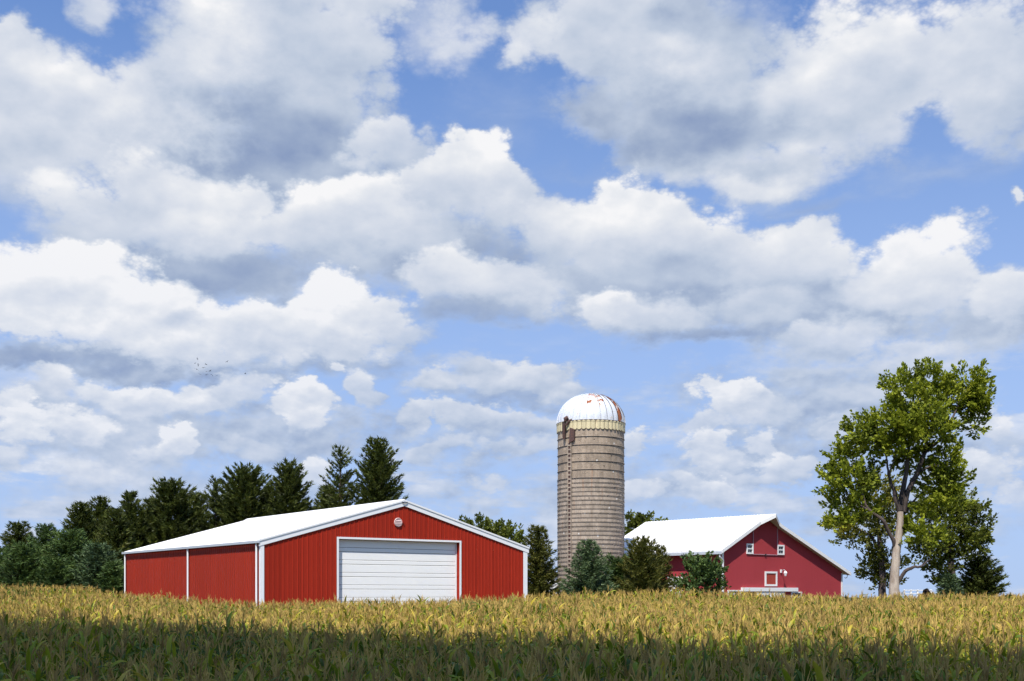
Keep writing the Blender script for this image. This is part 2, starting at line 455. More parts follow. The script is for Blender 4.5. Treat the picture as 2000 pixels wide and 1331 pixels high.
M['steel'] = painted('weathered_steel', (0.16, 0.135, 0.115), 0.2, 0.5, dirt=(0.16, 0.08, 0.05), dirt_amt=0.6)
M['vent'] = painted('pale_vent', (0.66, 0.50, 0.48), 0.15, 0.6)
M['mound'] = painted('dark_earth', (0.05, 0.035, 0.025), 0.3, 0.9)
M['bird'] = painted('bird_feathers', (0.10, 0.11, 0.14), 0.2, 0.8)


def concrete_mat(name, base):
    m, k, out = material(name)
    tc = k.n('ShaderNodeTexCoord').outputs['Object']
    g = k.n('ShaderNodeNewGeometry').outputs['Position']
    x, y, z = k.xyz(g)
    oi = k.n('ShaderNodeObjectInfo').outputs['Random']
    big = k.noise(g, 0.9, 4, 0.6)
    cell = k.voro(k.vec(k.m('MULTIPLY', k.m('ARCTAN2', k.m('SUBTRACT', x, 5.56), k.m('SUBTRACT', y, 83.0)), 7.64), k.m('MULTIPLY', z, 2.0), 0.0), 1.0, 0, 0.5, out='Color', rand=0.25)
    fine = k.noise(g, 5.0, 6, 0.75)
    run = k.noise(k.vec(k.m('MULTIPLY', x, 4.5), k.m('MULTIPLY', y, 4.5), k.m('MULTIPLY', z, 0.30)), 1.0, 5, 0.62)
    v = k.m('ADD', k.m('MULTIPLY_ADD', big, 0.30, 0.85), k.m('MULTIPLY_ADD', fine, 0.80, -0.40))
    v = k.m('ADD', v, k.m('MULTIPLY_ADD', oi, 0.22, -0.11))
    v = k.m('ADD', v, k.m('MULTIPLY_ADD', run, 0.7, -0.35))
    v = k.m('ADD', v, k.m('MULTIPLY_ADD', k.xyz(cell)[0], 0.36, -0.18))
    c = k.v('SCALE', base, None, v)
    rust = k.rng(run, 0.57, 0.72, 0.0, 0.55)
    c = k.mixc(rust, c, (0.24, 0.12, 0.06, 1))
    # pale patches where the mortar wash has come off, dark pits
    pv = k.voro(k.vec(k.m('MULTIPLY', x, 2.2), k.m('MULTIPLY', y, 2.2), k.m('MULTIPLY', z, 1.7)), 1.0, 0, 0.5)
    gate = k.rng(k.noise(g, 1.1, 2, 0.5), 0.48, 0.60)
    pale = k.m('MULTIPLY', k.rng(k.m('MULTIPLY_ADD', fine, 0.22, pv), 0.27, 0.19), gate)
    c = k.mixc(pale, c, (0.66, 0.64, 0.60, 1))
    pit = k.rng(k.voro(g, 1.5, 0, 0.5), 0.09, 0.05)
    c = k.mixc(pit, c, (0.03, 0.022, 0.018, 1))
    principled(k, out, c, 0.85, bump=fine, bump_s=0.5, bump_d=0.02)
    return m


M['concrete'] = concrete_mat('silo_concrete', (0.30, 0.238, 0.178))
M['concrete_low'] = concrete_mat('silo_concrete_lower', (0.325, 0.266, 0.208))


def dome_mat(name, thr, top_only=False):
    m, k, out = material(name)
    tc = k.n('ShaderNodeTexCoord').outputs['Object']
    x, y, z = k.xyz(tc)
    pos = k.n('ShaderNodeNewGeometry').outputs['Position']
    n1 = k.noise(pos, 3.4, 3, 0.5)
    n2 = k.noise(k.vec(k.m('MULTIPLY', x, 5), k.m('MULTIPLY', y, 5), k.m('MULTIPLY', z, 1.2)), 1.0, 4, 0.6)
    if top_only:
        n1 = k.m('ADD', n1, k.rng(z, 0.85, 1.15, -0.22, 0.0))
    f = k.rng(n1, thr, thr + 0.035)
    c = k.v('SCALE', (0.58, 0.61, 0.66), None, k.m('MULTIPLY_ADD', n2, 0.36, 0.84))
    rust = k.mixc(n2, (0.36, 0.10, 0.03, 1), (0.20, 0.07, 0.03, 1))
    c = k.mixc(f, c, rust)
    fade = k.rng(n1, thr - 0.05, thr)
    c = k.mixc(k.m('MULTIPLY', fade, k.m('SUBTRACT', 1.0, f)), c, (0.60, 0.48, 0.38, 1))
    principled(k, out, c, k.m('MULTIPLY_ADD', f, 0.4, 0.38), bump=n2, bump_s=0.2, bump_d=0.02)
    return m


M['dome'] = dome_mat('dome_white', 0.70)
M['dome_rust'] = dome_mat('dome_white_rusting', 0.545, True)
M['dome_rust2'] = dome_mat('dome_rust_streak', 0.40)

# glass
m, k, out = material('window_glass')
principled(k, out, (0.012, 0.02, 0.03), 0.06, spec=0.7)
M['glass'] = m


def leafy(name, stops, transl=0.35, rough=0.55, attr='r', tint_scale=0.5, tint=0.35):
    """leaf material: colour from a per-leaf number and slow patches, light passes through"""
    m, k, out = material(name)
    a = k.n('ShaderNodeAttribute'); a.attribute_name = attr
    g = k.n('ShaderNodeNewGeometry').outputs['Position']
    patch = k.noise(g, tint_scale, 3, 0.6)
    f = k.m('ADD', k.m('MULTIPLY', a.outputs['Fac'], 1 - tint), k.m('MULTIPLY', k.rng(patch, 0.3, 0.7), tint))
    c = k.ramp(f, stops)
    p = k.n('ShaderNodeBsdfPrincipled')
    k.put(p.inputs['Base Color'], c); p.inputs['Roughness'].default_value = rough
    p.inputs['Specular IOR Level'].default_value = 0.25
    tr = k.n('ShaderNodeBsdfTranslucent')
    k.put(tr.inputs[0], k.mixc(0.4, c, (0.16, 0.20, 0.02, 1)))
    mx = k.n('ShaderNodeMixShader'); mx.inputs[0].default_value = transl
    k.t.links.new(p.outputs[0], mx.inputs[1]); k.t.links.new(tr.outputs[0], mx.inputs[2])
    k.t.links.new(mx.outputs[0], out.inputs[0])
    return m


M['pine'] = leafy('pine_needles', [(0, (0.013, 0.020, 0.005)), (0.4, (0.046, 0.060, 0.012)), (0.75, (0.090, 0.112, 0.020)), (1, (0.155, 0.155, 0.035))], 0.15)
M['spruce_blue'] = leafy('blue_spruce_needles', [(0, (0.022, 0.042, 0.025)), (0.5, (0.068, 0.112, 0.048)), (1, (0.16, 0.215, 0.095))], 0.12)
M['spruce_green'] = leafy('green_spruce_needles', [(0, (0.022, 0.042, 0.012)), (0.5, (0.060, 0.105, 0.028)), (1, (0.13, 0.19, 0.045))], 0.15)
M['cedar'] = leafy('cedar_needles', [(0, (0.024, 0.028, 0.007)), (0.5, (0.085, 0.092, 0.017)), (1, (0.18, 0.16, 0.035))], 0.15)
M['maple'] = leafy('broad_leaves', [(0, (0.055, 0.066, 0.006)), (0.45, (0.18, 0.22, 0.016)), (0.8, (0.32, 0.36, 0.028)), (1, (0.46, 0.44, 0.05))], 0.34)
M['maple_dark'] = leafy('dark_broad_leaves', [(0, (0.034, 0.048, 0.008)), (0.55, (0.105, 0.128, 0.017)), (1, (0.22, 0.235, 0.03))], 0.3)  # darker green leaves of the ash and the far oaks
M['willow'] = leafy('yellowing_leaves', [(0, (0.035, 0.045, 0.008)), (0.5, (0.090, 0.100, 0.014)), (0.8, (0.20, 0.19, 0.022)), (1, (0.36, 0.30, 0.03))], 0.34)


def bark_mat(name, a, b, sc=1.0):
    m, k, out = material(name)
    tc = k.n('ShaderNodeTexCoord').outputs['Object']
    x, y, z = k.xyz(tc)
    n = k.noise(k.vec(k.m('MULTIPLY', x, 6 * sc), k.m('MULTIPLY', y, 6 * sc), k.m('MULTIPLY', z, 1.4 * sc)), 1.0, 6, 0.65)
    n2 = k.noise(tc, 0.8, 3, 0.5)
    c = k.mixc(k.rng(k.m('MULTIPLY_ADD', n2, 0.5, k.m('MULTIPLY', n, 0.5)), 0.38, 0.62), (*a, 1), (*b, 1))
    principled(k, out, c, 0.9, bump=n, bump_s=0.8, bump_d=0.04)
    return m


M['bark'] = bark_mat('brown_bark', (0.05, 0.035, 0.025), (0.12, 0.09, 0.06))
M['bark_pale'] = bark_mat('pale_grey_bark', (0.26, 0.20, 0.155), (0.46, 0.39, 0.32))
M['bark_dark'] = bark_mat('dark_limb_bark', (0.035, 0.025, 0.022), (0.10, 0.075, 0.065))

# ------------------------------------------------------------------ terrain
CTRL = np.array([
    (0, 0, 0.0), (-8, 13, 0.0), (8, 13, 0.0), (0, 30, 0.28), (-15, 35, 0.42), (18, 35, 0.28), (-40, 40, 0.6), (40, 40, 0.35),
    (-12, 56, 0.70), (-4, 59, 0.78), (1, 66, 1.12), (8, 71, 1.22), (20, 78, 1.02), (-19, 64, 1.12), (-26, 73, 1.58), (-33, 77, 1.42), (-45, 78, 1.4),
    (28, 84, 0.98), (36, 90, 0.92), (55, 100, 0.80), (90, 110, 0.8), (-70, 85, 1.4), (0, 90, 1.2), (-30, 100, 1.5), (30, 110, 0.9),
    (-20, 50, 0.70), (10, 55, 0.62), (25, 60, 0.60), (-28, 60, 1.0), (0, -40, 0.0), (60, 0, 0), (-60, 0, 0)], dtype=float)


def ground_z(x, y):
    x = np.asarray(x, float); y = np.asarray(y, float)
    d2 = (x[..., None] - CTRL[:, 0]) ** 2 + (y[..., None] - CTRL[:, 1]) ** 2
    w = 1.0 / (d2 + 9.0) ** 2
    g = (w * CTRL[:, 2]).sum(-1) / w.sum(-1)
    r = np.hypot(x, y)
    t = np.clip((r - 130) / 700, 0, 1)
    t = t * t * (3 - 2 * t)
    return g * (1 - t) + (-9.0) * t


def gz(x, y):
    return float(ground_z(np.array(x), np.array(y)))


def build_ground():
    rr = np.concatenate([np.linspace(0.5, 120, 110), np.geomspace(124, 4200, 46)])
    na = 180
    th = np.linspace(0, 2 * np.pi, na, endpoint=False)
    R, T = np.meshgrid(rr, th, indexing='ij')
    X = R * np.sin(T); Y = R * np.cos(T)
    Z = ground_z(X, Y)
    v = np.stack([X, Y, Z], -1).reshape(-1, 3)
    n = len(rr)
    i, j = np.meshgrid(np.arange(n - 1), np.arange(na), indexing='ij')
    j2 = (j + 1) % na
    f = np.stack([i * na + j, (i + 1) * na + j, (i + 1) * na + j2, i * na + j2], -1)
    c = len(v)
    v = np.vstack([v, [[0, 0, 0]]])
    me = fast_mesh('ground', v, np.concatenate([f.ravel(), np.stack([np.full(na, c), np.arange(na), (np.arange(na) + 1) % na], -1).ravel()]),
                   np.concatenate([np.full((n - 1) * na, 4), np.full(na, 3)]), smooth=True)
    m, k, out = material('ground_grass_and_soil')
    g = k.n('ShaderNodeNewGeometry').outputs['Position']
    a = k.noise(g, 0.35, 5, 0.6); b = k.noise(g, 3.0, 6, 0.7)
    c1 = k.mixc(k.rng(b, 0.3, 0.7), (0.045, 0.060, 0.018, 1), (0.11, 0.115, 0.035, 1))
    c2 = k.mixc(k.rng(b, 0.3, 0.7), (0.075, 0.055, 0.035, 1), (0.14, 0.11, 0.07, 1))
    principled(k, out, k.mixc(k.rng(a, 0.42, 0.60), c1, c2), 0.95, bump=b, bump_s=0.6, bump_d=0.06)
    me.materials.append(m)
    o = link(bpy.data.objects.new('ground', me))
    o['kind'] = 'structure'
    return o


build_ground()

# ------------------------------------------------------------------ the long red shed
S1 = Vector((0.806, 0.592, 0)).normalized()
B1 = Vector((-S1.y, S1.x, 0))
A1 = Vector((-12.14, 56.94, 0))
G1 = 0.45
W1, L1 = 16.07, 20.0
EAVE1, RIDGE1 = 6.0 - G1, 8.26 - G1
SL1 = (RIDGE1 - EAVE1) / (W1 / 2)


def roof1(u):
    return EAVE1 + SL1 * (W1 / 2 - abs(u - W1 / 2))


def ribs(x0, x1, step=0.235):
    n = max(1, int(round((x1 - x0) / step)))
    xs = [(x0, 0.0)]
    for i in range(n):
        c = x0 + (i + 0.5) * (x1 - x0) / n
        xs += [(c - 0.032, 0.0), (c - 0.016, -0.024), (c + 0.016, -0.024), (c + 0.032, 0.0)]
    xs.append((x1, 0.0))
    return xs


def sheet(x0, x1, zb, top):
    """one ribbed steel sheet in the x,z plane; -y is outside"""
    p = ribs(x0, x1)
    vs = []
    for x, y in p:
        vs += [(x, y, zb), (x, y, top(x))]
    b = MB().add(vs, [(2 * i, 2 * i + 2, 2 * i + 3, 2 * i + 1) for i in range(len(p) - 1)])
    return b


def build_shed():
    r = empty('machine_shed', (A1.x, A1.y, G1), math.atan2(S1.y, S1.x))
    tag(r, 'long low red metal machine shed with white roof and big white overhead door', 'shed')
    D0, D1, DT = 4.19, 11.52, 6.17 - G1
    tr = 0.10
    top = lambda x: roof1(x) - 0.14
    for a, b, n in ((0.0, D0, 4), (D0, D1, 7), (D1, W1, 4)):
        xs = np.linspace(a, b, n + 1)
        for i in range(n):
            x0, x1 = xs[i] + 0.004, xs[i + 1] - 0.004
            zb = DT if a == D0 else 0.0
            if x0 < W1 / 2 < x1:    # the ridge crosses this sheet
                p = [q for q in ribs(x0, x1)]
                p = sorted(p + [(W1 / 2, p[min(range(len(p)), key=lambda j: abs(p[j][0] - W1 / 2))][1])])
                vs = []
                for x, y in p:
                    vs += [(x, y, zb), (x, y, top(x))]
                bb = MB().add(vs, [(2 * i, 2 * i + 2, 2 * i + 3, 2 * i + 1) for i in range(len(p) - 1)])
            else:
                bb = sheet(x0, x1, zb, top)
            bb.build('siding_panel', M['shed_red'], r)
    # long side wall: sheets share one mesh
    n = 19
    w = L1 / n
    me = sheet(0.004, w - 0.004, 0.0, lambda x: EAVE1 - 0.06).mesh('siding_panel', M['shed_red_side'])
    for i in range(n):
        o = link(bpy.data.objects.new('siding_panel', me), r)
        o.rotation_euler = (0, 0, -math.pi / 2)
        o.location = (0, (i + 1) * w, 0)
    # back and far side, not seen from the road
    k = MB()
    k.box(W1 - 0.05, W1, 0.05, L1, 0, EAVE1 - 0.1)
    k.prism([(0.05, 0), (W1 - 0.05, 0), (W1 - 0.05, EAVE1 - .1), (W1 / 2, RIDGE1 - .16), (0.05, EAVE1 - .1)], L1 - 0.05, L1 - 0.002)
    k.build('wall', M['shed_red'], r)
    # unseen sheet added behind the front wall to block light inside the shed
    k = MB(); k.box(0.06, W1 - 0.06, 0.75, 0.80, 0, EAVE1 - 0.2)
    k.build('dark_inner_liner', M['dark'], r)
    # roof sheets
    ov = 0.10
    of = 0.03
    ln = math.hypot(W1 / 2 + ov, (W1 / 2 + ov) * SL1)
    ang = math.atan(SL1)
    nr = 20
    wr = (L1 + 2 * of) / nr
    vs = []; p = []
    for j in range(4):
        c = (j + 0.5) * wr / 4
        p += [(c - 0.04, 0), (c - 0.02, 0.03), (c + 0.02, 0.03), (c + 0.04, 0)]
    p = [(0.0, 0)] + p + [(wr, 0)]
    for x, h in p:
        vs += [(0, x, h), (ln, x, h)]
    m_ = MB().add(vs, [(2 * i, 2 * i + 1, 2 * i + 3, 2 * i + 2) for i in range(len(p) - 1)])
    m_.box(0, ln, 0, wr - 0.002, -0.06, -0.004)
    me = m_.mesh('roof_panel', M['white_roof'])
    for i in range(nr):
        o = link(bpy.data.objects.new('roof_panel', me), r)
        o.location = (-ov, -of + i * wr, EAVE1 - ov * SL1)
        o.rotation_euler = (0, -ang, 0)
        o = link(bpy.data.objects.new('roof_panel', me), r)
        o.location = (W1 + ov, -of + (i + 1) * wr, EAVE1 - ov * SL1)
        o.rotation_euler = (0, -ang, math.pi)
    k = MB()
    k.prism([(W1 / 2 - .22, RIDGE1 - .22 * SL1 + .01), (W1 / 2, RIDGE1 + .06), (W1 / 2 + .22, RIDGE1 - .22 * SL1 + .01), (W1 / 2 + .22, RIDGE1 - .22 * SL1 + .035), (W1 / 2, RIDGE1 + .10), (W1 / 2 - .22, RIDGE1 - .22 * SL1 + .035)], -of - 0.02, L1 + of)
    k.build('ridge_cap', M['white_roof'], r)
    k = MB()
    k.tube([(W1 / 2 - .16, -of - .08, RIDGE1 - .06), (W1 / 2 - .06, -of - .08, RIDGE1 - .12), (W1 / 2 + .06, -of - .08, RIDGE1 - .12), (W1 / 2 + .16, -of - .08, RIDGE1 - .06)], 0.022, 6)
    k.build('ridge_vent_end', M['dark'], r)
    # rake trim, one on each slope of the front gable, and at the back
    for s in (0, 1):
        k = MB()
        P = [(-ov - .03, EAVE1 - (ov + .03) * SL1), (W1 / 2, RIDGE1)]
        z = lambda x, d: EAVE1 + SL1 * x + d
        poly = [(-ov - .03, z(-ov - .03, -.27)), (W1 / 2, z(W1 / 2, -.27)), (W1 / 2, z(W1 / 2, .035)), (-ov - .03, z(-ov - .03, .035))]
        poly2 = [(-ov - .05, z(-ov - .05, -.03)), (W1 / 2, z(W1 / 2, -.03)), (W1 / 2, z(W1 / 2, .06)), (-ov - .05, z(-ov - .05, .06))]
        if s:
            poly = [(W1 - x, q) for x, q in poly][::-1]; poly2 = [(W1 - x, q) for x, q in poly2][::-1]
        k.prism(poly, -of - 0.035, -of - 0.002).prism(poly2, -of - 0.065, -of - 0.037)
        k.build('rake_trim', M['white'], r)
    # gutter along the near eave
    k = MB()
    ze = EAVE1 - ov * SL1
    k.prism([(-ov - .10, ze - .12), (-ov - .01, ze - .12), (-ov - .01, ze - .02), (-ov - .03, ze - .02), (-ov - .03, ze - .10), (-ov - .085, ze - .10), (-ov - .09, ze + .0), (-ov - .11, ze + .0)], -ov, L1 + ov)
    k.build('gutter', M['gutter'], r)
    # corner trims
    k = MB(); k.box(-.045, .15, -.045, -.026, 0, EAVE1 - .2).box(-.045, -.026, -.024, .12, 0, EAVE1 - .12)
    k.build('corner_trim', M['white'], r)
    k = MB(); k.box(W1 - .24, W1 + .04, -.045, -.026, 0, EAVE1 - .2).box(W1 + .005, W1 + .04, -.024, .2, 0, EAVE1 - .2)
    k.build('corner_trim', M['white'], r)
    k = MB(); k.box(-.045, -.026, L1 - .12, L1 + .03, 0, EAVE1 - .1)
    k.build('corner_trim', M['white'], r)
    # downspouts
    for y in (0.30, 9.3, L1 - .22):
        k = MB()
        k.tube([(-.10, y, ze - .1), (-.10, y, ze - .3), (-.10, y, ze - .6), (-.10, y, 0.1)], 0.05, 8)
        k.build('downspout', M['white'], r, smooth=True)
    # overhead door: frame, lined opening, sections
    d = empty('overhead_door', (0, 0, 0)); d.parent = r
    k = MB()
    k.box(D0 - tr, D0, -.06, -.026, 0, DT + tr).box(D1, D1 + tr, -.06, -.026, 0, DT + tr).box(D0 + .001, D1 - .001, -.06, -.026, DT, DT + tr)
    k.build('door_frame', M['white'], d)
    k = MB()
    k.box(D0 - .03, D0 - .001, -.024, .34, 0, DT).box(D1 + .001, D1 + .03, -.024, .34, 0, DT).box(D0, D1, -.024, .34, DT + .002, DT + .03)
    k.build('door_jamb', M['shed_red'], d)
    hs = 0.635
    z = DT + 0.02
    first = None
    secs = 9
    k = MB()
    k.box(D0 + .002, D1 - .002, .30, .335, 0, DT)
    k.build('door_backing', M['seam'], d)
    b_ = MB()
    # each section: a raised band and a narrow band, the groove between them
    b_.bbox(D0 + .012, D1 - .10, .225, .298, 0.010, hs * .34 - .009, .012)
    b_.bbox(D0 + .012, D1 - .10, .225, .298, hs * .34 + .009, hs - .012, .012)
    me = b_.mesh('door_section', M['door_white'])
    for i in range(secs):
        o = link(bpy.data.objects.new('door_section', me), d)
        o.location = (0, 0, DT - (i + 1) * hs)
    k = MB(); k.box(D1 - .09, D1 - .03, .2, .298, 0, DT - .01)
    k.build('door_track', M['white'], d)
    # round vent in the gable
    v = empty('gable_vent', (7.67, -.03, 7.12 - G1)); v.parent = r
    MB().lathe([(0.001, -.01), (.15, -.01), (.20, -.025), (.22, -.04), (.24, -.02), (.24, .02)], 24, axis='y').build('vent_rim', M['vent'], v, smooth=True)
    for i in range(4):
        zz = -.12 + i * .075
        hw = math.sqrt(.19 ** 2 - zz * zz)
        MB().add([(-hw, -.03, zz), (hw, -.03, zz), (hw, -.06, zz - .035), (-hw, -.06, zz - .035), (-hw, -.02, zz), (hw, -.02, zz), (hw, -.052, zz - .04), (-hw, -.052, zz - .04)],
                 [(0, 3, 2, 1), (4, 5, 6, 7), (0, 1, 5, 4), (3, 7, 6, 2), (0, 4, 7, 3), (1, 2, 6, 5)]).build('louvre', M['vent'], v)
    MB().box(.25, .33, -.06, -.0, -.02, .01).build('vent_latch', M['shed_red'], v)


build_shed()

# ------------------------------------------------------------------ the old barn with the hay hood
S2 = Vector((0.761, 0.648, 0)).normalized()
B2 = Vector((-S2.y, S2.x, 0))
A2 = Vector((14.26, 80.0, 0))
G2 = 0.80
W2, L2 = 14.08, 11.2
PROF2 = [(0.0, 6.4 - G2), (4.8, 8.80 - G2), (6.2, 8.11 - G2), (W2, 5.07 - G2)]     # top of the gable wall


def wall2(px, py):
    """point of the gable wall seen at a column and row of the photograph"""
    t = (px - 1000) / FPX
    u = (t * A2.y - A2.x) / (S2.x - t * S2.y)
    return u, (HOR - py) / FPX * (A2.y + S2.y * u) + CAMZ - G2


def z2(zx, zy):
    return wall2(1380 + zx / 6.05, 970 + zy / 6.05)


def prof2(u, off=0.0):
    return float(np.interp(u, [p[0] for p in PROF2], [p[1] for p in PROF2])) + off


def build_barn():
    r = empty('barn', (A2.x, A2.y, G2), math.atan2(S2.y, S2.x))
    tag(r, 'dusty red gabled barn with hay hood and white roof beside the silo', 'barn')
    k = MB()
    k.prism([(0, 0), (W2, 0)] + [(u, z) for u, z in PROF2[::-1]], 0.0, 0.15)
    k.build('front_wall', M['barn_red'], r)
    k = MB()
    k.box(0, .15, .151, L2 - .151, 0, prof2(0) - .02)
    k.build('side_wall', M['barn_red'], r)
    k = MB()
    k.box(W2 - .15, W2, .151, L2 - .151, 0, prof2(W2) - .02)
    k.prism([(0, 0), (W2, 0)] + [(u, z) for u, z in PROF2[::-1]], L2 - .15, L2)
    k.build('rear_wall', M['barn_red'], r)
    # roof, one thick skin for each side of the ridge, drawn forward into the hood at the peak
    FR, HOOD, HW = 0.36, 0.50, 1.05
    slope_l = (PROF2[1][1] - PROF2[0][1]) / 4.8
    us_l = [-0.42, 0.0, 2.0, 3.4, 4.8 - HW, 4.8 - HW * .5, 4.8]
    us_r = [4.8, 4.8 + HW * .4, 4.8 + HW, 6.2, 7.4, 9.0, 11.5, W2, W2 + .62]
    sl_r = (PROF2[3][1] - PROF2[2][1]) / (PROF2[3][0] - PROF2[2][0])

    def zc(u):
        if u < 0:
            return prof2(0) + slope_l * u
        if u > W2:
            return prof2(W2) + sl_r * (u - W2)
        return prof2(u)
    for us in (us_l, us_r):
        th, vs, fs = 0.20, [], []
        for u in us:
            f = -FR - HOOD * max(0.0, 1 - abs(u - 4.8) / HW)
            b = L2 + .35
            z = zc(u)
            vs += [(u, f, z + .015), (u, f, z + th), (u, b, z + th), (u, b, z + .015)]
        for i in range(len(us) - 1):
            a, c = 4 * i, 4 * i + 4
            fs += [(a, c, c + 1, a + 1), (a + 1, c + 1, c + 2, a + 2), (a + 2, c + 2, c + 3, a + 3), (a + 3, c + 3, c, a)]
        fs += [(0, 1, 2, 3), (len(vs) - 4, len(vs) - 1, len(vs) - 2, len(vs) - 3)]
        rf = MB().add(vs, fs).build('roof', M['white_roof'], r)
        # ribs of the steel sheets
        rb = MB()
        y = 0.1
        while y < L2 + .3:
            p = [(u, zc(u) + th) for u in us]
            q = []
            for (u0, z0) in p:
                q += [(u0, y - .025, z0), (u0, y + .025, z0), (u0, y + .025, z0 + .025), (u0, y - .025, z0 + .025)]
            ff = []
            for i in range(len(p) - 1):
                a, c = 4 * i, 4 * i + 4
                ff += [(a + 3, c + 3, c + 2, a + 2), (a, c, c + 3, a + 3), (a + 1, a + 2, c + 2, c + 1)]
            rb.add(q, ff)
            y += .30
        rb.build('roof_rib', M['white_roof'], rf)
        # edge trim and pale soffit under the front overhang
        e1, e2 = [], []
        n = len(us)
        for u in us:
            f = -FR - HOOD * max(0.0, 1 - abs(u - 4.8) / HW)
            z = zc(u)
            e1 += [(u, f - .03, z - .06), (u, f - .002, z - .06), (u, f - .002, z + th - .01), (u, f - .03, z + th - .01)]
            e2 += [(u, f, z - .03), (u, -.002, z - .03), (u, -.002, z + .012), (u, f, z + .012)]
        ff = []
        for i in range(n - 1):
            a, c = 4 * i, 4 * i + 4
            ff += [(a, c, c + 3, a + 3), (a + 1, a + 2, c + 2, c + 1), (a, a + 1, c + 1, c), (a + 3, c + 3, c + 2, a + 2)]
        ff += [(0, 3, 2, 1), (4 * n - 4, 4 * n - 3, 4 * n - 2, 4 * n - 1)]
        MB().add(e1, ff).build('rake_trim', M['white'], rf)
        MB().add(e2, ff).build('soffit', M['soffit'], rf)
    # eave soffit and gutter
    ze = zc(-.42)
    MB().box(-.42, -.002, 0.0, L2, ze - .03, ze + .0).build('eave_soffit', M['soffit'], r)
    MB().prism([(-.58, ze - .12), (-.43, ze - .12), (-.43, ze + .08), (-.45, ze + .08), (-.45, ze - .10), (-.56, ze - .10), (-.56, ze + .05), (-.58, ze + .05)], -.34, L2 + .3).build('gutter', M['gutter'], r)
    ze2 = zc(W2 + .62)
    MB().tube([(W2 + .40, -.2, ze2 - .02), (W2 + .36, -.2, ze2 - .18), (W2 + .2, -.2, ze2 - .26), (W2 + .05, -.18, ze2 - .22)], .03, 6).build('eave_bracket', M['soffit'], r)
    # downspout and corner boards
    MB().tube([(-.50, -.22, ze - .1), (-.48, -.22, ze - .28), (-.05, -.16, ze - .55), (-.03, -.12, ze - .8), (-.03, -.12, .05)], .06, 8).build('downspout', M['white'], r, smooth=True)
    MB().box(-.04, .16, -.04, -.002, 0, prof2(0) - .1).build('corner_board', M['white'], r)
    MB().box(W2 - .14, W2 + .03, -.04, -.002, 0, prof2(W2) - .12).build('corner_board', M['white'], r)
    # small windows, each a frame with four dark panes
    def window(zx0, zy0, zx1, zy1, cols=2, rows=2, t=.11):
        u0, t0 = z2(zx0, zy0); u1, b1 = z2(zx1, zy1)
        _, t1 = z2(zx1, zy0)
        h = t0 - z2(zx0, zy1)[1]
        c = (t0 + t1) / 2
        z1, z0 = c, c - h
        w = empty('window', (u0, 0, z0)); w.parent = r
        W, H = u1 - u0, h
        k = MB()
        k.box(0, t, -.07, -.002, 0, H).box(W - t, W, -.07, -.002, 0, H).box(t, W - t, -.07, -.002, 0, t).box(t, W - t, -.07, -.002, H - t, H)
        k.build('frame', M['white'], w)
        k = MB()
        for i in range(1, rows):
            zz = t + (H - 2 * t) * i / rows
            k.box(t, W - t, -.055, -.012, zz - .035, zz + .035)
        k.build('sash_bar', M['white'], w)
        if cols > 1:
            MB().box(W / 2 - .008, W / 2 + .008, -.035, -.012, t, H - t).build('muntin', M['seam'], w)
        for i in range(rows):
            for j in range(cols):
                xa, xb = t + (W - 2 * t) * j / cols, t + (W - 2 * t) * (j + 1) / cols
                za, zb = t + (H - 2 * t) * i / rows, t + (H - 2 * t) * (i + 1) / rows
                MB().box(xa + .001, xb - .001, -.010, -.003, za + .001, zb - .001).build('pane', M['glass'], w)
        return w
    window(468, 557, 546, 681)
    window(832, 573, 912, 692)
    window(245, 1106, 396, 1200, 3, 2, .09)
    window(995, 1126, 1120, 1200, 2, 1, .09)
    # hay door: a big board leaf under the hood with faded trim
    ua, za = z2(547, 683); ub, zb = z2(831, 692)
    zl = (za + zb) / 2
    d = empty('hay_door', (0, 0, 0)); d.parent = r
    top = lambda u: prof2(u) - .10
    pts = [(ua, zl), (ub, zl), (ub, top(ub)), (4.8, top(4.8)), (ua, top(ua))]
    MB().prism(pts, -.03, -.002).build('door_leaf', M['barn_red'], d)
    MB().box(ua - .05, ua + .03, -.055, -.031, zl + .03, top(ua) - .02).build('side_trim', M['pink_trim'], d)
    MB().box(ub - .03, ub + .06, -.055, -.031, zl + .03, top(ub) - .02).build('side_trim', M['pink_trim'], d)
    MB().box(ua, (ua + ub) / 2 - .08, -.055, -.031, zl - .03, zl + .03).box((ua + ub) / 2 + .08, ub, -.055, -.031, zl - .03, zl + .03).build('sill_trim', M['pink_trim'], d)
    MB().box((ua + ub) / 2 - .06, (ua + ub) / 2 + .06, -.09, -.032, zl - .08, zl + .05).build('latch', M['dark'], d)
    # framed hatch
    ua, zt = z2(686, 886); ub, _ = z2(828, 886); zb = z2(686, 1060)[1]
    h = empty('hatch', (0, 0, 0)); h.parent = r
    t = .13
    MB().box(ua, ua + t, -.07, -.002, zb, zt).box(ub - t, ub, -.07, -.002, zb, zt).box(ua + t, ub - t, -.07, -.002, zb, zb + t).box(ua + t, ub - t, -.07, -.002, zt - t, zt).build('frame', M['white'], h)
    nb = 5
    for i in range(nb):
        a = ua + t + (ub - ua - 2 * t) * i / nb; b = ua + t + (ub - ua - 2 * t) * (i + 1) / nb
        MB().bbox(a + .003, b - .003, -.03, -.003, zb + t + .002, zt - t - .002, .006).build('board', M['hatch_red'], h)
    # yard lamp beside the hatch
    u, z = z2(875, 885)
    l = empty('yard_lamp', (u, 0, z)); l.parent = r
    MB().box(-.07, .07, -.08, -.002, -.1, .12).build('lamp_box', M['white'], l)
    MB().tube([(0, -.08, .05), (0, -.3, .12), (0, -.42, .02)], .02, 6).build('lamp_arm', M['gutter'], l)
    MB().lathe([(.02, .1), (.09, .06), (.13, -.04), (.13, -.08), (.1, -.05)], 12).build('lamp_hood', M['white'], l, smooth=True).location = (0, -.42, -.08)
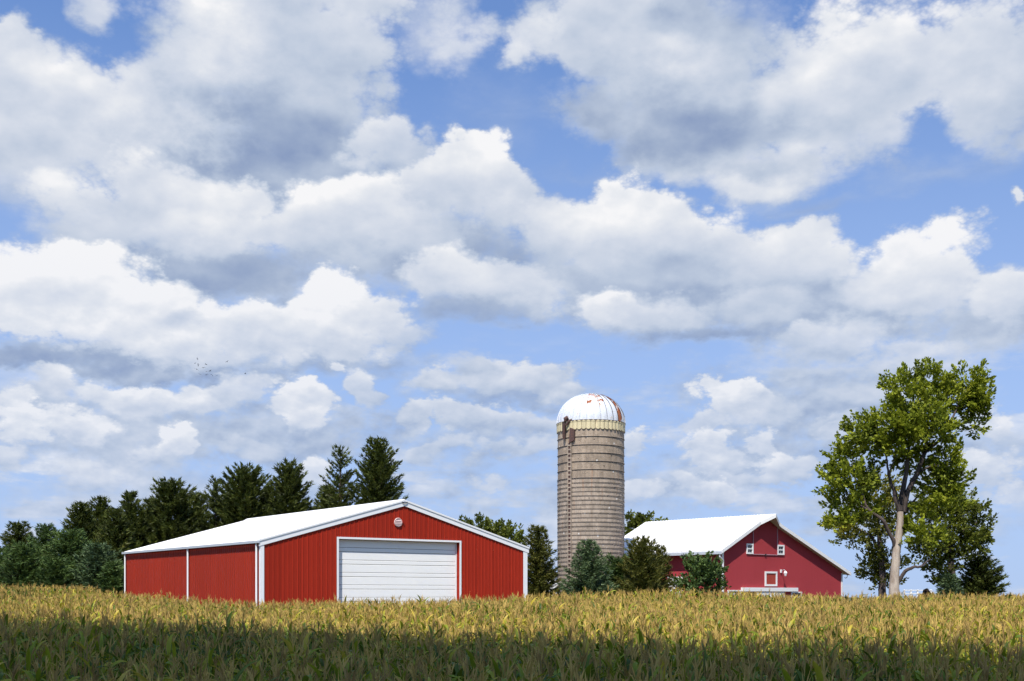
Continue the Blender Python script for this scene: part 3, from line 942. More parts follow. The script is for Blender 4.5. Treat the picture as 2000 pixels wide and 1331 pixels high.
    MB().lathe([(.09, 0), (.10, -.1), (.06, -.2), (.001, -.22)], 12).build('lamp_globe', M['white'], l, smooth=True).location = (0, -.42, -.14)
    # sliding doors under their white track cover
    ua, zt = z2(405, 1070); ub, zt2 = z2(1062, 1088)
    zt = (zt + zt2) / 2
    MB().box(ua, ub, -.16, -.002, zt - .26, zt + .01).build('track_cover', M['white'], r)
    for (xa, xb, matn) in ((572, 756, 'white'), (764, 905, 'white')):
        a, _ = z2(xa, 1100); b, _ = z2(xb, 1100)
        s = empty('sliding_door', (0, 0, 0)); s.parent = r
        MB().box(a, b, -.09, -.05, 0.05, zt - .30).build('door_leaf', M['barn_red'], s)
        MB().box(a, b, -.11, -.091, zt - .62, zt - .30).box(a, a + .14, -.11, -.091, .05, zt - .621).box(b - .14, b, -.11, -.091, .05, zt - .621).build('door_trim', M['white'], s)
    ua, _ = z2(440, 1100); ub, _ = z2(560, 1100)
    MB().box(ua, ub, -.03, -.003, .3, zt - .30).build('doorway_shade', M['dark'], r)  # flat dark panel on the wall, painted shade of the open inside
    # white man door and vent hatch low on the long side
    sd = empty('side_door', (0, 0, 0)); sd.parent = r
    ya, yb = 3.5, 4.9
    MB().box(-.05, -.002, ya, yb, 0, 3.8).build('door_leaf', M['white'], sd)
    MB().box(-.08, -.051, ya + .4, ya + .46, 1.6, 1.9).build('handle', M['dark'], sd)


build_barn()

# ------------------------------------------------------------------ the silo
def build_silo():
    x, y = 5.56, 83.0
    R = 2.33
    G = 0.9
    r = empty('silo', (x, y, G))
    tag(r, 'tall round concrete stave silo with rust stained white domed roof', 'silo')
    zs = lambda py: (HOR - py) / FPX * y + CAMZ - G
    z_top = zs(829.5)
    n_st = 48
    def course(name, h, Ra, mat, taper=0.02, groove=0.012):
        """one ring of concrete staves with upright joints and a lip at its foot"""
        vs = []; fs = []
        prof = [(Ra + taper, 0.0), (Ra + taper * .6, h * .12), (Ra, h * .96), (Ra - .03, h * .985), (Ra - .03, h)]
        cols = []
        for i in range(n_st):
            t0 = 2 * math.pi * i / n_st; dt = 2 * math.pi / n_st
            cols += [(t0 + .0, -groove), (t0 + dt * .035, 0), (t0 + dt * .965, 0)]
        m = len(cols)
        for rr, z in prof:
            for t, dg in cols:
                vs.append(((rr + dg) * math.sin(t), -(rr + dg) * math.cos(t), z))
        for i in range(len(prof) - 1):
            for j in range(m):
                kx = (j + 1) % m
                fs.append((i * m + j, i * m + kx, (i + 1) * m + kx, (i + 1) * m + j))
        me = MB().add(vs, fs).mesh(name, mat)
        return me
    # inner wall
    MB().lathe([(R - .06, 0), (R - .06, z_top - .05)], 48).build('dark_inner_liner', M['dark'], r)
    # tall courses above, then low ones
    z_sk = zs(845.5)
    tops = [z_sk + .25] + [zs(p) for p in (861, 876, 891.5, 907, 923, 939.5)]
    hh = (tops[1] - tops[-1]) / 5
    me_t = course('stave_course', hh, R, M['concrete'])
    o = link(bpy.data.objects.new('stave_course', course('stave_course_top', tops[0] - tops[1], R, M['concrete'])), r)
    o.location = (0, 0, tops[1])
    for i in range(5):
        o = link(bpy.data.objects.new('stave_course', me_t), r)
        o.location = (0, 0, tops[1] - (i + 1) * hh)
        o.rotation_euler = (0, 0, (i % 2) * math.pi / n_st)
    hoop = MB().lathe([(R + .012, -.018), (R + .045, -.012), (R + .052, .0), (R + .045, .012), (R + .012, .018)], 48).mesh('steel_hoop', M['steel'], True)
    for i in range(6):
        o = link(bpy.data.objects.new('steel_hoop', hoop), r)
        o.location = (0, 0, tops[1] - i * hh + .01)
    h2 = 8.3 / FPX * y
    n2 = int(tops[-1] / h2) + 1
    me_l = course('stave_course_low', h2, R + .02, M['concrete_low'], .014, .015)
    for i in range(n2):
        o = link(bpy.data.objects.new('stave_course', me_l), r)
        o.location = (0, 0, tops[-1] - (i + 1) * h2)
        o.rotation_euler = (0, 0, (i % 2) * math.pi / n_st + i * .003)
        o.scale = (1 + .0012 * math.sin(i * 2.7), 1 + .0012 * math.cos(i * 1.9), 1)
    hoop2 = MB().lathe([(R + .035, -.009), (R + .055, -.006), (R + .058, .005), (R + .035, .009)], 48).mesh('steel_hoop_low', M['steel'], True)
    for i in range(n2):
        o = link(bpy.data.objects.new('steel_hoop', hoop2), r)
        o.location = (0, 0, tops[-1] - i * h2 - .05)
    # scalloped cream skirt
    z0, z1 = z_sk, z_top
    ns = 46
    sk = []
    dt = 2 * math.pi / ns
    vs = []
    prof_n = 6
    pts = []
    for q in range(prof_n + 1):
        a = -1 + 2 * q / prof_n
        drop = .10 * (abs(a) ** 2.6)
        pts.append((a * dt * .47, drop, .035 * (1 - a * a)))
    for t, d, bulge in pts:
        rr = R + .05 + bulge
        vs += [(rr * math.sin(t), -rr * math.cos(t), z0 + d - .06), (rr * math.sin(t), -rr * math.cos(t), z1 - .12),
               ((rr + .02) * math.sin(t), -(rr + .02) * math.cos(t), z1 - .10), ((rr + .02) * math.sin(t), -(rr + .02) * math.cos(t), z1)]
    fs = []
    for q in range(prof_n):
        a = 4 * q
        fs += [(a, a + 4, a + 5, a + 1), (a + 1, a + 5, a + 6, a + 2), (a + 2, a + 6, a + 7, a + 3)]
    me = MB().add(vs, fs).mesh('skirt_panel', M['cream'], True)
    for i in range(ns):
        o = link(bpy.data.objects.new('skirt_panel', me), r)
        o.rotation_euler = (0, 0, i * dt)
    MB().lathe([(R + .02, z1 - .04), (R + .10, z1 - .03), (R + .11, z1 + .015), (R + .02, z1 + .02)], 64).build('eave_ring', M['rusty'], r)
    # dome of pressed steel leaves
    zd = zs(771) - z1
    nd = 30
    dtd = 2 * math.pi / nd
    vs = []; fs = []
    lv = 12
    Rd = R + .06
    cross = [(-.5, .05), (-.40, .05), (-.37, 0.0), (0.0, .03), (.40, 0.0), (.5, 0.0)]
    for i in range(lv + 1):
        e = (i / lv) * math.radians(86)
        rr = Rd * math.cos(e) ** 0.92; z = zd * math.sin(e)
        for c, hgt in cross:
            t = c * dtd
            q = rr + hgt * math.cos(e)
            vs.append((q * math.sin(t), -q * math.cos(t), z + hgt * math.sin(e)))
    m = len(cross)
    for i in range(lv):
        for j in range(m - 1):
            fs.append((i * m + j, i * m + j + 1, (i + 1) * m + j + 1, (i + 1) * m + j))
    for i in range(nd):
        a = (i + .5) * dtd
        deg = math.degrees(a)
        if deg > 180:
            deg -= 360
        mat = M['dome']
        if -12 < deg < 20:
            mat = M['dome_rust']
        if 52 < deg < 64:
            mat = M['dome_rust2']
        me = MB().add(vs, fs).mesh('dome_panel', mat, True)
        # each leaf is turned where it stands, so that the wear differs from leaf to leaf
        o = link(bpy.data.objects.new('dome_panel', me), r)
        o.location = (0, 0, z1)
        o.rotation_euler = (0, 0, a)
    MB().lathe([(.42, zd - .075), (.40, zd - .02), (.28, zd + .03), (.001, zd + .05)], 20).build('dome_cap', M['dome'], r, smooth=True).location = (0, 0, z1)
    # ladder chute down the near left side
    ph = math.radians(-41)
    ca, sa = math.cos(ph), math.sin(ph)
    ch = empty('ladder', (R * sa, -R * ca, 0), ph); ch.parent = r
    zt = zs(872)
    MB().box(-.17, -.12, -.12, -.02, 0, zt).box(.10, .15, -.12, -.02, 0, zt).build('rail', M['concrete_low'], ch)
    MB().box(-.115, .095, -.075, -.068, 0, zt).build('backing_strip', M['rusty'], ch)
    k = MB(); z = .2; i = 0
    rung = MB().box(-.119, .099, -.11, -.085, 0, .10).mesh('rung', M['concrete_low'])
    while z < zt - .1:
        o = link(bpy.data.objects.new('rung', rung), ch); o.location = (0, 0, z); z += .29
    # hood of the chute and the filler pipe over the eave
    hd = empty('chute_hood', (R * sa, -R * ca, 0), ph + .06); hd.parent = r
    MB().prism([(-.02, zs(872)), (.40, zs(868)), (.42, zs(847)), (.05, zs(843))], -.16, -.02).build('hood_panel', M['rusty'], hd)
    ph2 = math.radians(-50)
    fp = empty('filler_pipe', (R * math.sin(ph2), -R * math.cos(ph2), 0), ph2); fp.parent = r
    MB().tube([(.26, -.10, zs(823)), (.10, -.22, zs(826)), (0.02, -.26, zs(834)), (-.04, -.22, zs(848)), (-.08, -.16, zs(864))], [.15, .15, .14, .12, .10], 10).build('pipe', M['rusty'], fp, smooth=True)
    MB().tube([(.62, .16, zs(826)), (.38, -.12, zs(830)), (.18, -.2, zs(838))], .08, 8).build('brace', M['rusty'], fp, smooth=True)


build_silo()

# ------------------------------------------------------------------ trees
def world_at(px, D):
    return (px - 1000) / FPX * D


def height_at(py, D):
    return (HOR - py) / FPX * D + CAMZ


def unit(a):
    return a / np.maximum(np.linalg.norm(a, axis=-1, keepdims=True), 1e-9)


def blades_mesh(name, P, Dr, Ln, Wd, rnd, mat, rng, diamond=False):
    """many flat leaves: base P, direction Dr, length, width, number for the colour"""
    n = len(P)
    side = unit(np.cross(Dr, rng.normal(size=(n, 3))))
    if diamond:
        mid = P + Dr * (Ln * .45)[:, None]
        v = np.stack([P, mid + side * (Wd / 2)[:, None], P + Dr * Ln[:, None], mid - side * (Wd / 2)[:, None]], 1)
        f = np.arange(n * 4).reshape(n, 4)
        me = fast_mesh(name, v, f, 4, {'r': np.repeat(rnd, 4)})
    else:
        v = np.stack([P - side * (Wd / 2)[:, None], P + side * (Wd / 2)[:, None], P + Dr * Ln[:, None]], 1)
        f = np.arange(n * 3).reshape(n, 3)
        me = fast_mesh(name, v, f, 3, {'r': np.repeat(rnd, 3)})
    me.materials.append(mat)
    return me


def conifer_meshes(H, R, seed, mat, lift=0.35, droop=0.15, open_=0.0, bare=0.06, fat=1.0, shape=0.85, tuft=0.42, layers=1.0, ragged=0.25):
    rng = np.random.default_rng(seed)
    z = bare * H
    P, D, Ln, Wd, rd = [], [], [], [], []
    br = MB()
    while z < H * 0.985:
        t = (z / H - bare) / (1 - bare)
        nb = rng.integers(5, 8)
        off = rng.uniform(0, 2 * np.pi)
        for i in range(nb):
            if rng.random() < open_ * (0.4 + 0.6 * t):
                continue
            az = off + 2 * np.pi * i / nb + rng.normal(0, .2)
            Lb = R * (1 - t) ** shape * rng.uniform(1 - ragged * 1.3, 1 + ragged) + 0.12
            if t < .10:
                Lb *= .85
            dirh = np.array([np.cos(az), np.sin(az), 0.0])
            n = max(2, int(Lb / 0.17))
            s = np.linspace(0.12, 1.0, n)
            lf = lift * (0.5 + t) + rng.normal(0, .07)
            path = dirh * (s * Lb)[:, None]
            path[:, 2] = z + Lb * (lf * s - droop * 2 * s * (1 - s) * 1.2)
            if Lb > 1.2 and rng.random() < .5:
                br.tube([(0, 0, z), tuple(path[n // 2]), tuple(path[-1])], [.035, .025, .01], 4, cap=False)
            m = int(9 * fat)
            base = np.repeat(path, m, 0)
            sw = np.repeat(s, m)
            lat = np.cross(dirh, [0, 0, 1.0])
            spread = (0.06 + 0.26 * (1 - np.abs(sw - .40))) * min(1.0, Lb / 1.6) * (1.15 - .65 * sw)
            base = base + lat * (rng.normal(0, 1, len(base)) * spread * .8)[:, None] + rng.normal(0, .05, (len(base), 3))
            d = unit(dirh * rng.uniform(.3, 1.0, len(base))[:, None] + lat * rng.normal(0, .55, len(base))[:, None]
                     + np.array([0, 0, 1.0]) * (rng.normal(lf * .8, .32, len(base)))[:, None])
            P.append(base); D.append(d)
            Ln.append(tuft * rng.uniform(.55, 1.15, len(base)) * (0.75 + 0.25 * (1 - t)))
            Wd.append(np.full(len(base), .085) * rng.uniform(.7, 1.3, len(base)) * (tuft / .42))
            tone = rng.normal(.42, .12)
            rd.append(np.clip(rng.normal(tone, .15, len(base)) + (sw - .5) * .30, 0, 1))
        z += rng.uniform(.24, .38) * (H / 12) ** .5 / layers
    # leader
    n = 26
    P.append(np.stack([np.zeros(n), np.zeros(n), rng.uniform(H * .95, H * .995, n)], 1))
    D.append(unit(np.stack([rng.normal(0, .3, n), rng.normal(0, .3, n), np.ones(n)], 1)))
    Ln.append(rng.uniform(.2, .4, n)); Wd.append(np.full(n, .06)); rd.append(rng.uniform(.3, .7, n))
    me = blades_mesh('crown', np.vstack(P), np.vstack(D), np.concatenate(Ln), np.concatenate(Wd), np.concatenate(rd), mat, rng)
    tr = MB().tube([(0, 0, -.5), (0.02, 0, H * .35), (-.02, .02, H * .7), (0, 0, H * .97)], [H * .018, H * .014, H * .008, .015], 8).mesh('trunk', M['bark'], True)
    return me, tr, (br.mesh('branches', M['bark']) if br.v else None)


def conifer(name, label, group, px, top, D, half, seed, mat, rot=0.0, **kw):
    x = world_at(px, D)
    g = gz(x, D)
    H = height_at(top, D) - g
    R = half / FPX * D
    me, tr, br = conifer_meshes(H, R, seed, mat, **kw)
    r = empty(name, (x, D, g), rot)
    tag(r, label, 'tree', group)
    link(bpy.data.objects.new('crown', me), r)
    t = link(bpy.data.objects.new('trunk', tr), r)
    if br:
        link(bpy.data.objects.new('branches', br), t)
    return r


# the dark pines behind the shed
PINES = [
    (158, 978, 92, 48, 'dark pine at the left end of the row, its top lowest of all'),
    (196, 964, 95, 46, 'dark pine second from the left end of the row behind the shed'),
    (257, 957, 94, 50, 'narrow dark pine above the far corner of the white shed roof'),
    (226, 990, 90, 46, 'short dark pine set in front of the row, left of the shed'),
    (334, 935, 96, 74, 'broad dark pine with spiky top over the shed roof left half'),
    (384, 958, 100, 50, 'short dark pine wedged between the broad pine and a thin one'),
    (421, 926, 98, 48, 'thin open topped pine left of the middle of the row'),
    (479, 909, 97, 78, 'broad rounded dark pine near the middle of the row'),
    (524, 948, 100, 44, 'small pine top leaning beside the broad rounded pine'),
    (565, 897, 97, 58, 'pointed dark pine standing free with sky on both sides'),
    (612, 985, 99, 50, 'low pine filling the gap before the two tallest pines'),
    (665, 862, 100, 74, 'tall thin crowned pine showing sky between its boughs'),
    (296, 972, 98, 50, 'low pine between the narrow one and the broad spiky one'),
    (452, 948, 101, 46, 'half hidden pine just left of the broad rounded pine'),
    (640, 940, 103, 44, 'short pine tucked behind the tall thin crowned one'),
    (738, 852, 99, 82, 'tallest and fullest pine, right end of the row above the shed ridge'),
]
for i, (px, top, D, half, lab) in enumerate(PINES):
    thin = i in (6, 11)
    conifer('pine_tree', lab, 'pines in the row behind the shed', px, top + 9, D, half * (.98 if i in (11, 15) else 1.25), 100 + i, M['pine'], lift=.62, droop=.10,
            open_=.50 if thin else .04, shape=.62 if i in (4, 7, 15, 9) else .75, fat=1.0 if thin else 1.35, tuft=.50, bare=.10, ragged=.28,
            layers=1.0 if thin else 1.25)

# the spruces and cedars in front of them on the left
LEFT = [
    (36, 1017, 88, 46, 'pine', 'dark pointed spruce rising behind the blue ones at the left edge'),
    (-12, 1072, 82, 58, 'spruce_green', 'green spruce cut by the left edge of the view'),
    (46, 1062, 80, 62, 'spruce_green', 'bushy green spruce in front of the dark pointed one'),
    (91, 1024, 84, 48, 'spruce_green', 'slim green spruce with a sharp leader, second peak from the left'),
    (137, 1034, 82, 66, 'spruce_green', 'wide green spruce under the left end of the pine row'),
    (112, 1090, 79, 50, 'spruce_green', 'low green spruce at the corn edge between two taller ones'),
    (190, 1062, 80, 56, 'spruce_blue', 'dusky blue spruce next to the far corner of the shed'),
    (222, 1098, 79, 34, 'spruce_green', 'smallest green spruce touching the shed corner'),
]
for i, (px, top, D, half, mt, lab) in enumerate(LEFT):
    conifer('spruce_tree', lab, 'spruces left of the shed', px, top + 4, D, half * 1.22, 200 + i, M[mt], lift=.34, droop=.12, shape=.58, fat=1.5, tuft=.38, bare=.02, ragged=.22, layers=1.3)

conifer('spruce_tree', 'dark green spruce with a thin brown tip between shed and silo', 'evergreens in front of the silo and barn', 1050, 1032, 73, 50, 301, M['cedar'], lift=.40, droop=.08, shape=.60, fat=1.5, tuft=.36, bare=.02, layers=1.3)
conifer('spruce_tree', 'wide blue spruce directly in front of the silo', 'evergreens in front of the silo and barn', 1149, 1058, 71.5, 68, 302, M['spruce_blue'], lift=.30, droop=.16, shape=.72, fat=1.9, tuft=.30, bare=.01, ragged=.16, layers=1.5)
conifer('juniper_bush', 'low bright green juniper tucked behind the blue spruce', 'evergreens in front of the silo and barn', 1208, 1096, 76, 46, 303, M['spruce_green'], lift=.5, droop=.05, shape=.35, fat=1.5, tuft=.34, bare=0, layers=1.3)
conifer('cedar_tree', 'olive green cedar with two thin tips before the barn roof', 'evergreens in front of the silo and barn', 1254, 1062, 73, 48, 304, M['cedar'], lift=.72, droop=.04, shape=.48, fat=1.6, tuft=.36, bare=0, ragged=.30, layers=1.3)
conifer('cedar_tree', 'small olive cedar leaning against the taller two tipped one', 'evergreens in front of the silo and barn', 1287, 1076, 74.5, 27, 305, M['cedar'], lift=.72, droop=.04, shape=.48, fat=1.3, tuft=.36, bare=0, layers=1.2)
conifer('spruce_tree', 'dense dark green spruce, farthest right of all the trees', 'evergreens right of the big tree', 1914, 1088, 90, 54, 306, M['pine'], lift=.28, droop=.12, shape=.45, fat=1.6, tuft=.40, bare=0, layers=1.3)
conifer('spruce_tree', 'small dark spruce with spiky left side below the forked tree', 'evergreens right of the big tree', 1853, 1126, 88, 30, 307, M['spruce_blue'], lift=.3, droop=.05, shape=.5, fat=1.4, tuft=.40, bare=0)


def limb_path(pts, D, x0, g, wob, seed):
    rng = random.Random(seed)
    out = []
    for i, (px, py, dy) in enumerate(pts):
        dd = D + dy
        out.append((world_at(px, dd) - x0, dy, height_at(py, dd) - g))
    # finer, slightly wandering
    fine = [out[0]]
    for a, b in zip(out[:-1], out[1:]):
        for q in (1 / 3, 2 / 3):
            fine.append(tuple(a[j] * (1 - q) + b[j] * q + rng.uniform(-wob, wob) for j in range(3)))
        fine.append(b)
    return fine


def broadleaf(name, label, group, px, D, blobs, trunk, limbs, seed, mat, leaf=.30, dens=1.0, bark='bark', limb_bark=None, dropping=0.0, hollow=.25, cat='tree', limb_k=1.0):
    """blobs: crown lobes (column, row, half width, half height, depth offset, depth half size)"""
    rng = np.random.default_rng(seed)
    x0 = world_at(px, D); g = gz(x0, D)
    r = empty(name, (x0, D, g))
    tag(r, label, cat, group)
    P, Dr, rd = [], [], []
    twigs = MB()
    for b in blobs:
        cx, cy, rx, ry = b[:4]
        dy = b[4] if len(b) > 4 else rng.uniform(-1.5, 1.5)
        tone0 = b[6] if len(b) > 6 else 0.0
        dd = D + dy
        RX, RZ = rx / FPX * dd, ry / FPX * dd
        RY = b[5] if len(b) > 5 else (RX + RZ) * .5
        c = np.array([world_at(cx, dd) - x0, dy, height_at(cy, dd) - g])
        nc = int(8.5 * dens * (RX * RZ + RX * RY + RZ * RY) / 1.0) + 6
        u = unit(rng.normal(size=(nc, 3)))
        rad = rng.uniform(hollow, 1.08, nc) ** .6
        cl = c + u * rad[:, None] * np.array([RX, RY, RZ])
        for j in range(nc):
            k = rng.integers(20, 40)
            out = unit(u[j] * np.array([1, 1, .7]) + np.array([0, 0, .55 - dropping * 1.3]) + rng.normal(0, .25, 3))
            s = rng.uniform(-.25, .75, k)
            p = cl[j] + out * s[:, None] * .85 + rng.normal(0, .085, (k, 3)) * (1.3 - s)[:, None]
            P.append(p)
            d = unit(out * 1.0 + rng.normal(0, .45, (k, 3)) + np.array([0, 0, -.05 - dropping * .5]))
            Dr.append(d)
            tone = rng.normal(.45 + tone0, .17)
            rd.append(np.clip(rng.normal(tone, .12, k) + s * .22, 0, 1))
    P = np.vstack(P); Dr = np.vstack(Dr); rd = np.concatenate(rd)
    Ln = leaf * rng.uniform(.6, 1.25, len(P)); Wd = Ln * rng.uniform(.45, .75, len(P))
    me = blades_mesh('crown', P, Dr, Ln, Wd, rd, mat, rng, diamond=True)
    link(bpy.data.objects.new('crown', me), r)
    pts, rad = trunk
    path = limb_path(pts, D, x0, g, .03, seed)
    n = len(path)
    rr = np.interp(np.linspace(0, 1, n), np.linspace(0, 1, len(rad)), rad)
    t = MB().tube(path, list(rr), 12).build('trunk', M[bark], r, smooth=True)
    for i, (pts, rad) in enumerate(limbs):
        path = limb_path(pts, D, x0, g, .05, seed + i + 1)
        rr = np.interp(np.linspace(0, 1, len(path)), np.linspace(0, 1, len(rad)), rad)
        pale = len(pts[0]) > 3
        rr = rr * limb_k
        MB().tube(path, list(rr), 8).build('limb', M[limb_bark or bark], r, smooth=True)
    return r


BIG = [
    (1811, 746, 46, 30), (1758, 758, 32, 26), (1748, 790, 18, 16), (1890, 746, 33, 30, .5), (1904, 780, 22, 34, .5), (1903, 812, 15, 44, .5), (1886, 790, 18, 26, .8),
    (1838, 784, 40, 30), (1800, 800, 42, 34), (1812, 832, 54, 34), (1772, 812, 20, 20),
    (1735, 838, 44, 34), (1672, 836, 20, 18), (1704, 862, 34, 28), (1748, 868, 34, 26), (1690, 842, 22, 20),
    (1830, 848, 32, 30), (1848, 888, 24, 24), (1790, 868, 30, 22), (1762, 888, 22, 14),
    (1648, 898, 34, 34), (1627, 944, 22, 26), (1668, 936, 34, 32), (1700, 925, 18, 22), (1645, 978, 30, 20), (1688, 960, 14, 12),
    (1793, 914, 20, 14), (1848, 915, 28, 26), (1868, 945, 26, 26), (1832, 948, 34, 30), (1806, 988, 22, 22), (1858, 975, 30, 24),
    (1667, 1002, 28, 18), (1640, 1018, 16, 12, 0, .8, .4), (1700, 985, 16, 14), (1622, 1026, 10, 6, 0, .5, .4),
    (1780, 1020, 20, 20, .5), (1812, 1052, 30, 22, -.5),
]
LIMBS = [
    ([(1757, 1000, 0), (1748, 968, 0), (1738, 935, .2), (1733, 912, .3), (1728, 880, .3)], [.26, .18, .11, .05]),
    ([(1758, 998, 0), (1762, 965, 0), (1770, 925, .2), (1774, 890, .2), (1776, 850, .4), (1768, 800, .4)], [.30, .22, .15, .06]),
    ([(1764, 1000, .1), (1772, 962, .1), (1792, 925, -.1), (1806, 885, 0), (1812, 830, .1), (1818, 770, .1)], [.30, .24, .17, .06]),
    ([(1806, 885, 0), (1840, 855, 0), (1868, 800, .3), (1888, 760, .5)], [.15, .11, .05]),
    ([(1747, 1068, 0), (1742, 1050, -.1), (1728, 1022, -.3), (1705, 1002, -.4), (1690, 985, -.4), (1682, 955, -.4), (1660, 915, -.3)], [.20, .17, .11, .05]),
    ([(1700, 998, -.4), (1676, 985, -.4), (1650, 960, -.4)], [.10, .08, .03]),
    ([(1754, 1138, 0), (1768, 1116, -.3), (1782, 1109, -.4), (1800, 1106, -.5), (1818, 1092, -.5)], [.19, .17, .12, .06]),
    ([(1762, 1010, .2), (1775, 990, .6), (1792, 970, .8), (1812, 955, .8)], [.15, .10, .04]),
    ([(1735, 930, .2), (1744, 905, .3), (1752, 880, .3)], [.09, .06, .03]),
    ([(1772, 900, .2), (1756, 880, .3), (1742, 850, .3)], [.10, .07, .03]),
    ([(1790, 925, 0), (1815, 912, 0), (1845, 908, 0)], [.10, .07, .03]),
]
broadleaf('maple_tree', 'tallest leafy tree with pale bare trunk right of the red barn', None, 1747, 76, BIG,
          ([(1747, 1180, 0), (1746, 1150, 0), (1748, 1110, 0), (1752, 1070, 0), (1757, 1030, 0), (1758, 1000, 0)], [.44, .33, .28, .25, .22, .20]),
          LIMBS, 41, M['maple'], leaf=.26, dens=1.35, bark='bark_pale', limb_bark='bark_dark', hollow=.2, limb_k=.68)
broadleaf('willow_tree', 'yellowing tree behind the pale trunk, its crown low and hazy', None, 1716, 92, [
    (1722, 950, 32, 26, 0, 1.6, .35), (1700, 985, 40, 26, 0, 1.8, .15), (1735, 990, 26, 24, 0, 1.6, .1), (1690, 1030, 44, 32, 0, 2.0, .1), (1655, 1050, 26, 20, 0, 1.2, .1), (1730, 1035, 26, 30, 0, 1.6, 0),
    (1715, 1080, 30, 26, .5, 1.6, -.1), (1702, 1112, 24, 26, .5, 1.5, -.2), (1725, 1128, 30, 24, .8, 1.6, -.25), (1740, 1100, 30, 26, 1.5, 1.6, -.2), (1648, 1030, 18, 12, 0, .8, .3)],
    ([(1722, 1180, 0), (1724, 1130, 0), (1720, 1080, 0), (1715, 1020, 0), (1722, 970, 0)], [.32, .28, .22, .12, .05]),
    [([(1720, 1080, 0), (1700, 1045, 0), (1668, 1030, 0), (1645, 1022, 0)], [.14, .09, .03]), ([(1718, 1050, 0), (1735, 1010, 0), (1742, 975, 0)], [.12, .07, .03])],
    42, M['willow'], leaf=.24, dens=.75, bark='bark_dark', hollow=.1)
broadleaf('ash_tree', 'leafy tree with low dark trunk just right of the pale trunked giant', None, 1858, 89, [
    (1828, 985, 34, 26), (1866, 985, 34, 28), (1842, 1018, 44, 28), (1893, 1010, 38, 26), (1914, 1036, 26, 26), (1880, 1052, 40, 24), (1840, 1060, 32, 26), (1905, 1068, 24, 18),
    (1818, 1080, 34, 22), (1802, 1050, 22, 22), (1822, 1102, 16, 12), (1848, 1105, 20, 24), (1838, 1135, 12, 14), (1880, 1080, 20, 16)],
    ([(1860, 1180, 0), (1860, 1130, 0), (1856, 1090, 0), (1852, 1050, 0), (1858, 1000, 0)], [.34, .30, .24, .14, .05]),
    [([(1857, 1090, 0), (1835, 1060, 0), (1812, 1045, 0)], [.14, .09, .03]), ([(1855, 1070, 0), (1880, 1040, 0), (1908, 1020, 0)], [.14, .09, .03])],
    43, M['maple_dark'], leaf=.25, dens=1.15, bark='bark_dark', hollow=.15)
broadleaf('oak_tree', 'round topped far tree showing over the right slope of the shed roof', 'far round topped trees', 962, 118, [
    (930, 1030, 26, 14), (905, 1032, 16, 12), (958, 1034, 26, 14), (985, 1038, 24, 14), (1002, 1050, 20, 16), (970, 1062, 46, 22), (920, 1060, 40, 24), (1000, 1078, 24, 20), (965, 1095, 50, 26)],
    ([(962, 1180, 0), (962, 1120, 0), (960, 1070, 0)], [.4, .3, .15]), [], 44, M['maple_dark'], leaf=.32, dens=.8, hollow=.3)
broadleaf('oak_tree', 'far tree peeping out between the silo and the barn roof', 'far round topped trees', 1250, 118, [
    (1240, 1020, 16, 12), (1262, 1016, 20, 9), (1228, 1038, 14, 12), (1275, 1030, 26, 14), (1250, 1045, 30, 18), (1250, 1080, 30, 26)],
    ([(1250, 1180, 0), (1250, 1110, 0), (1250, 1060, 0)], [.35, .28, .12]), [], 45, M['maple_dark'], leaf=.30, dens=.7, hollow=.2)
broadleaf('mulberry_bush', 'ragged green bush with long upright shoots at the barn corner', None, 1362, 74.5, [
    (1352, 1108, 13, 11), (1374, 1106, 16, 10), (1360, 1125, 20, 16), (1380, 1122, 22, 20), (1392, 1112, 8, 12), (1400, 1124, 6, 10), (1350, 1142, 16, 12), (1372, 1148, 26, 14), (1392, 1148, 16, 14), (1328, 1148, 12, 6)],
    ([(1362, 1180, 0), (1362, 1150, 0), (1364, 1120, 0)], [.10, .08, .04]),
    [([(1362, 1150, 0), (1345, 1128, 0), (1332, 1118, 0)], [.05, .03, .01]), ([(1364, 1140, 0), (1385, 1115, 0), (1400, 1096, 0)], [.05, .03, .01])],
    46, M['spruce_green'], leaf=.22, dens=2.0, hollow=.15, cat='bush')

# ------------------------------------------------------------------ small things beyond the corn on the right
def build_fence():
    x0, x1, y = world_at(1766, 98), world_at(1818, 98), 98.0
    g = gz(x0, y)
    r = empty('rail_fence', (x0, y, g))
    tag(r, 'white rail fence low behind the big pale trunked tree', 'fence')
    zt = height_at(1152, y) - g
    n = 5
    for i in range(n):
        xx = (x1 - x0) * i / (n - 1)
        MB().box(xx - .06, xx + .06, -.06, .06, -.2, zt).build('post', M['white'], r)
    for dz, s in ((-.02, .06), (-.30, .05), (-.6, .05)):
        MB().box(-.1, x1 - x0 + .1, -.10, -.062, zt + dz - s, zt + dz).build('rail', M['white'], r)


build_fence()


def build_mound():
    D = 94.0
    x = world_at(1810, D); g = gz(x, D)
    rng = np.random.default_rng(5)
    n, mm = 14, 30
    v = []
    H = height_at(1151, D) - g
    for i in range(n):
        e = i / (n - 1) * math.pi / 2
        for j in range(mm):
            t = 2 * math.pi * j / mm
            rr = math.cos(e) * (1 + .18 * math.sin(3 * t + 1) + .08 * math.sin(7 * t))
            v.append((rr * 1.15 * math.cos(t), rr * 1.0 * math.sin(t), math.sin(e) * H * (1 + .06 * rng.normal()) - .2))
    f = [(i * mm + j, i * mm + (j + 1) % mm, (i + 1) * mm + (j + 1) % mm, (i + 1) * mm + j) for i in range(n - 1) for j in range(mm)]
    o = MB().add(v, f).build('dirt_mound', M['mound'], None, smooth=True)
    o.location = (x, D, g)
    tag(o, 'low dark mound at the end of the white rail fence', 'mound')


build_mound()


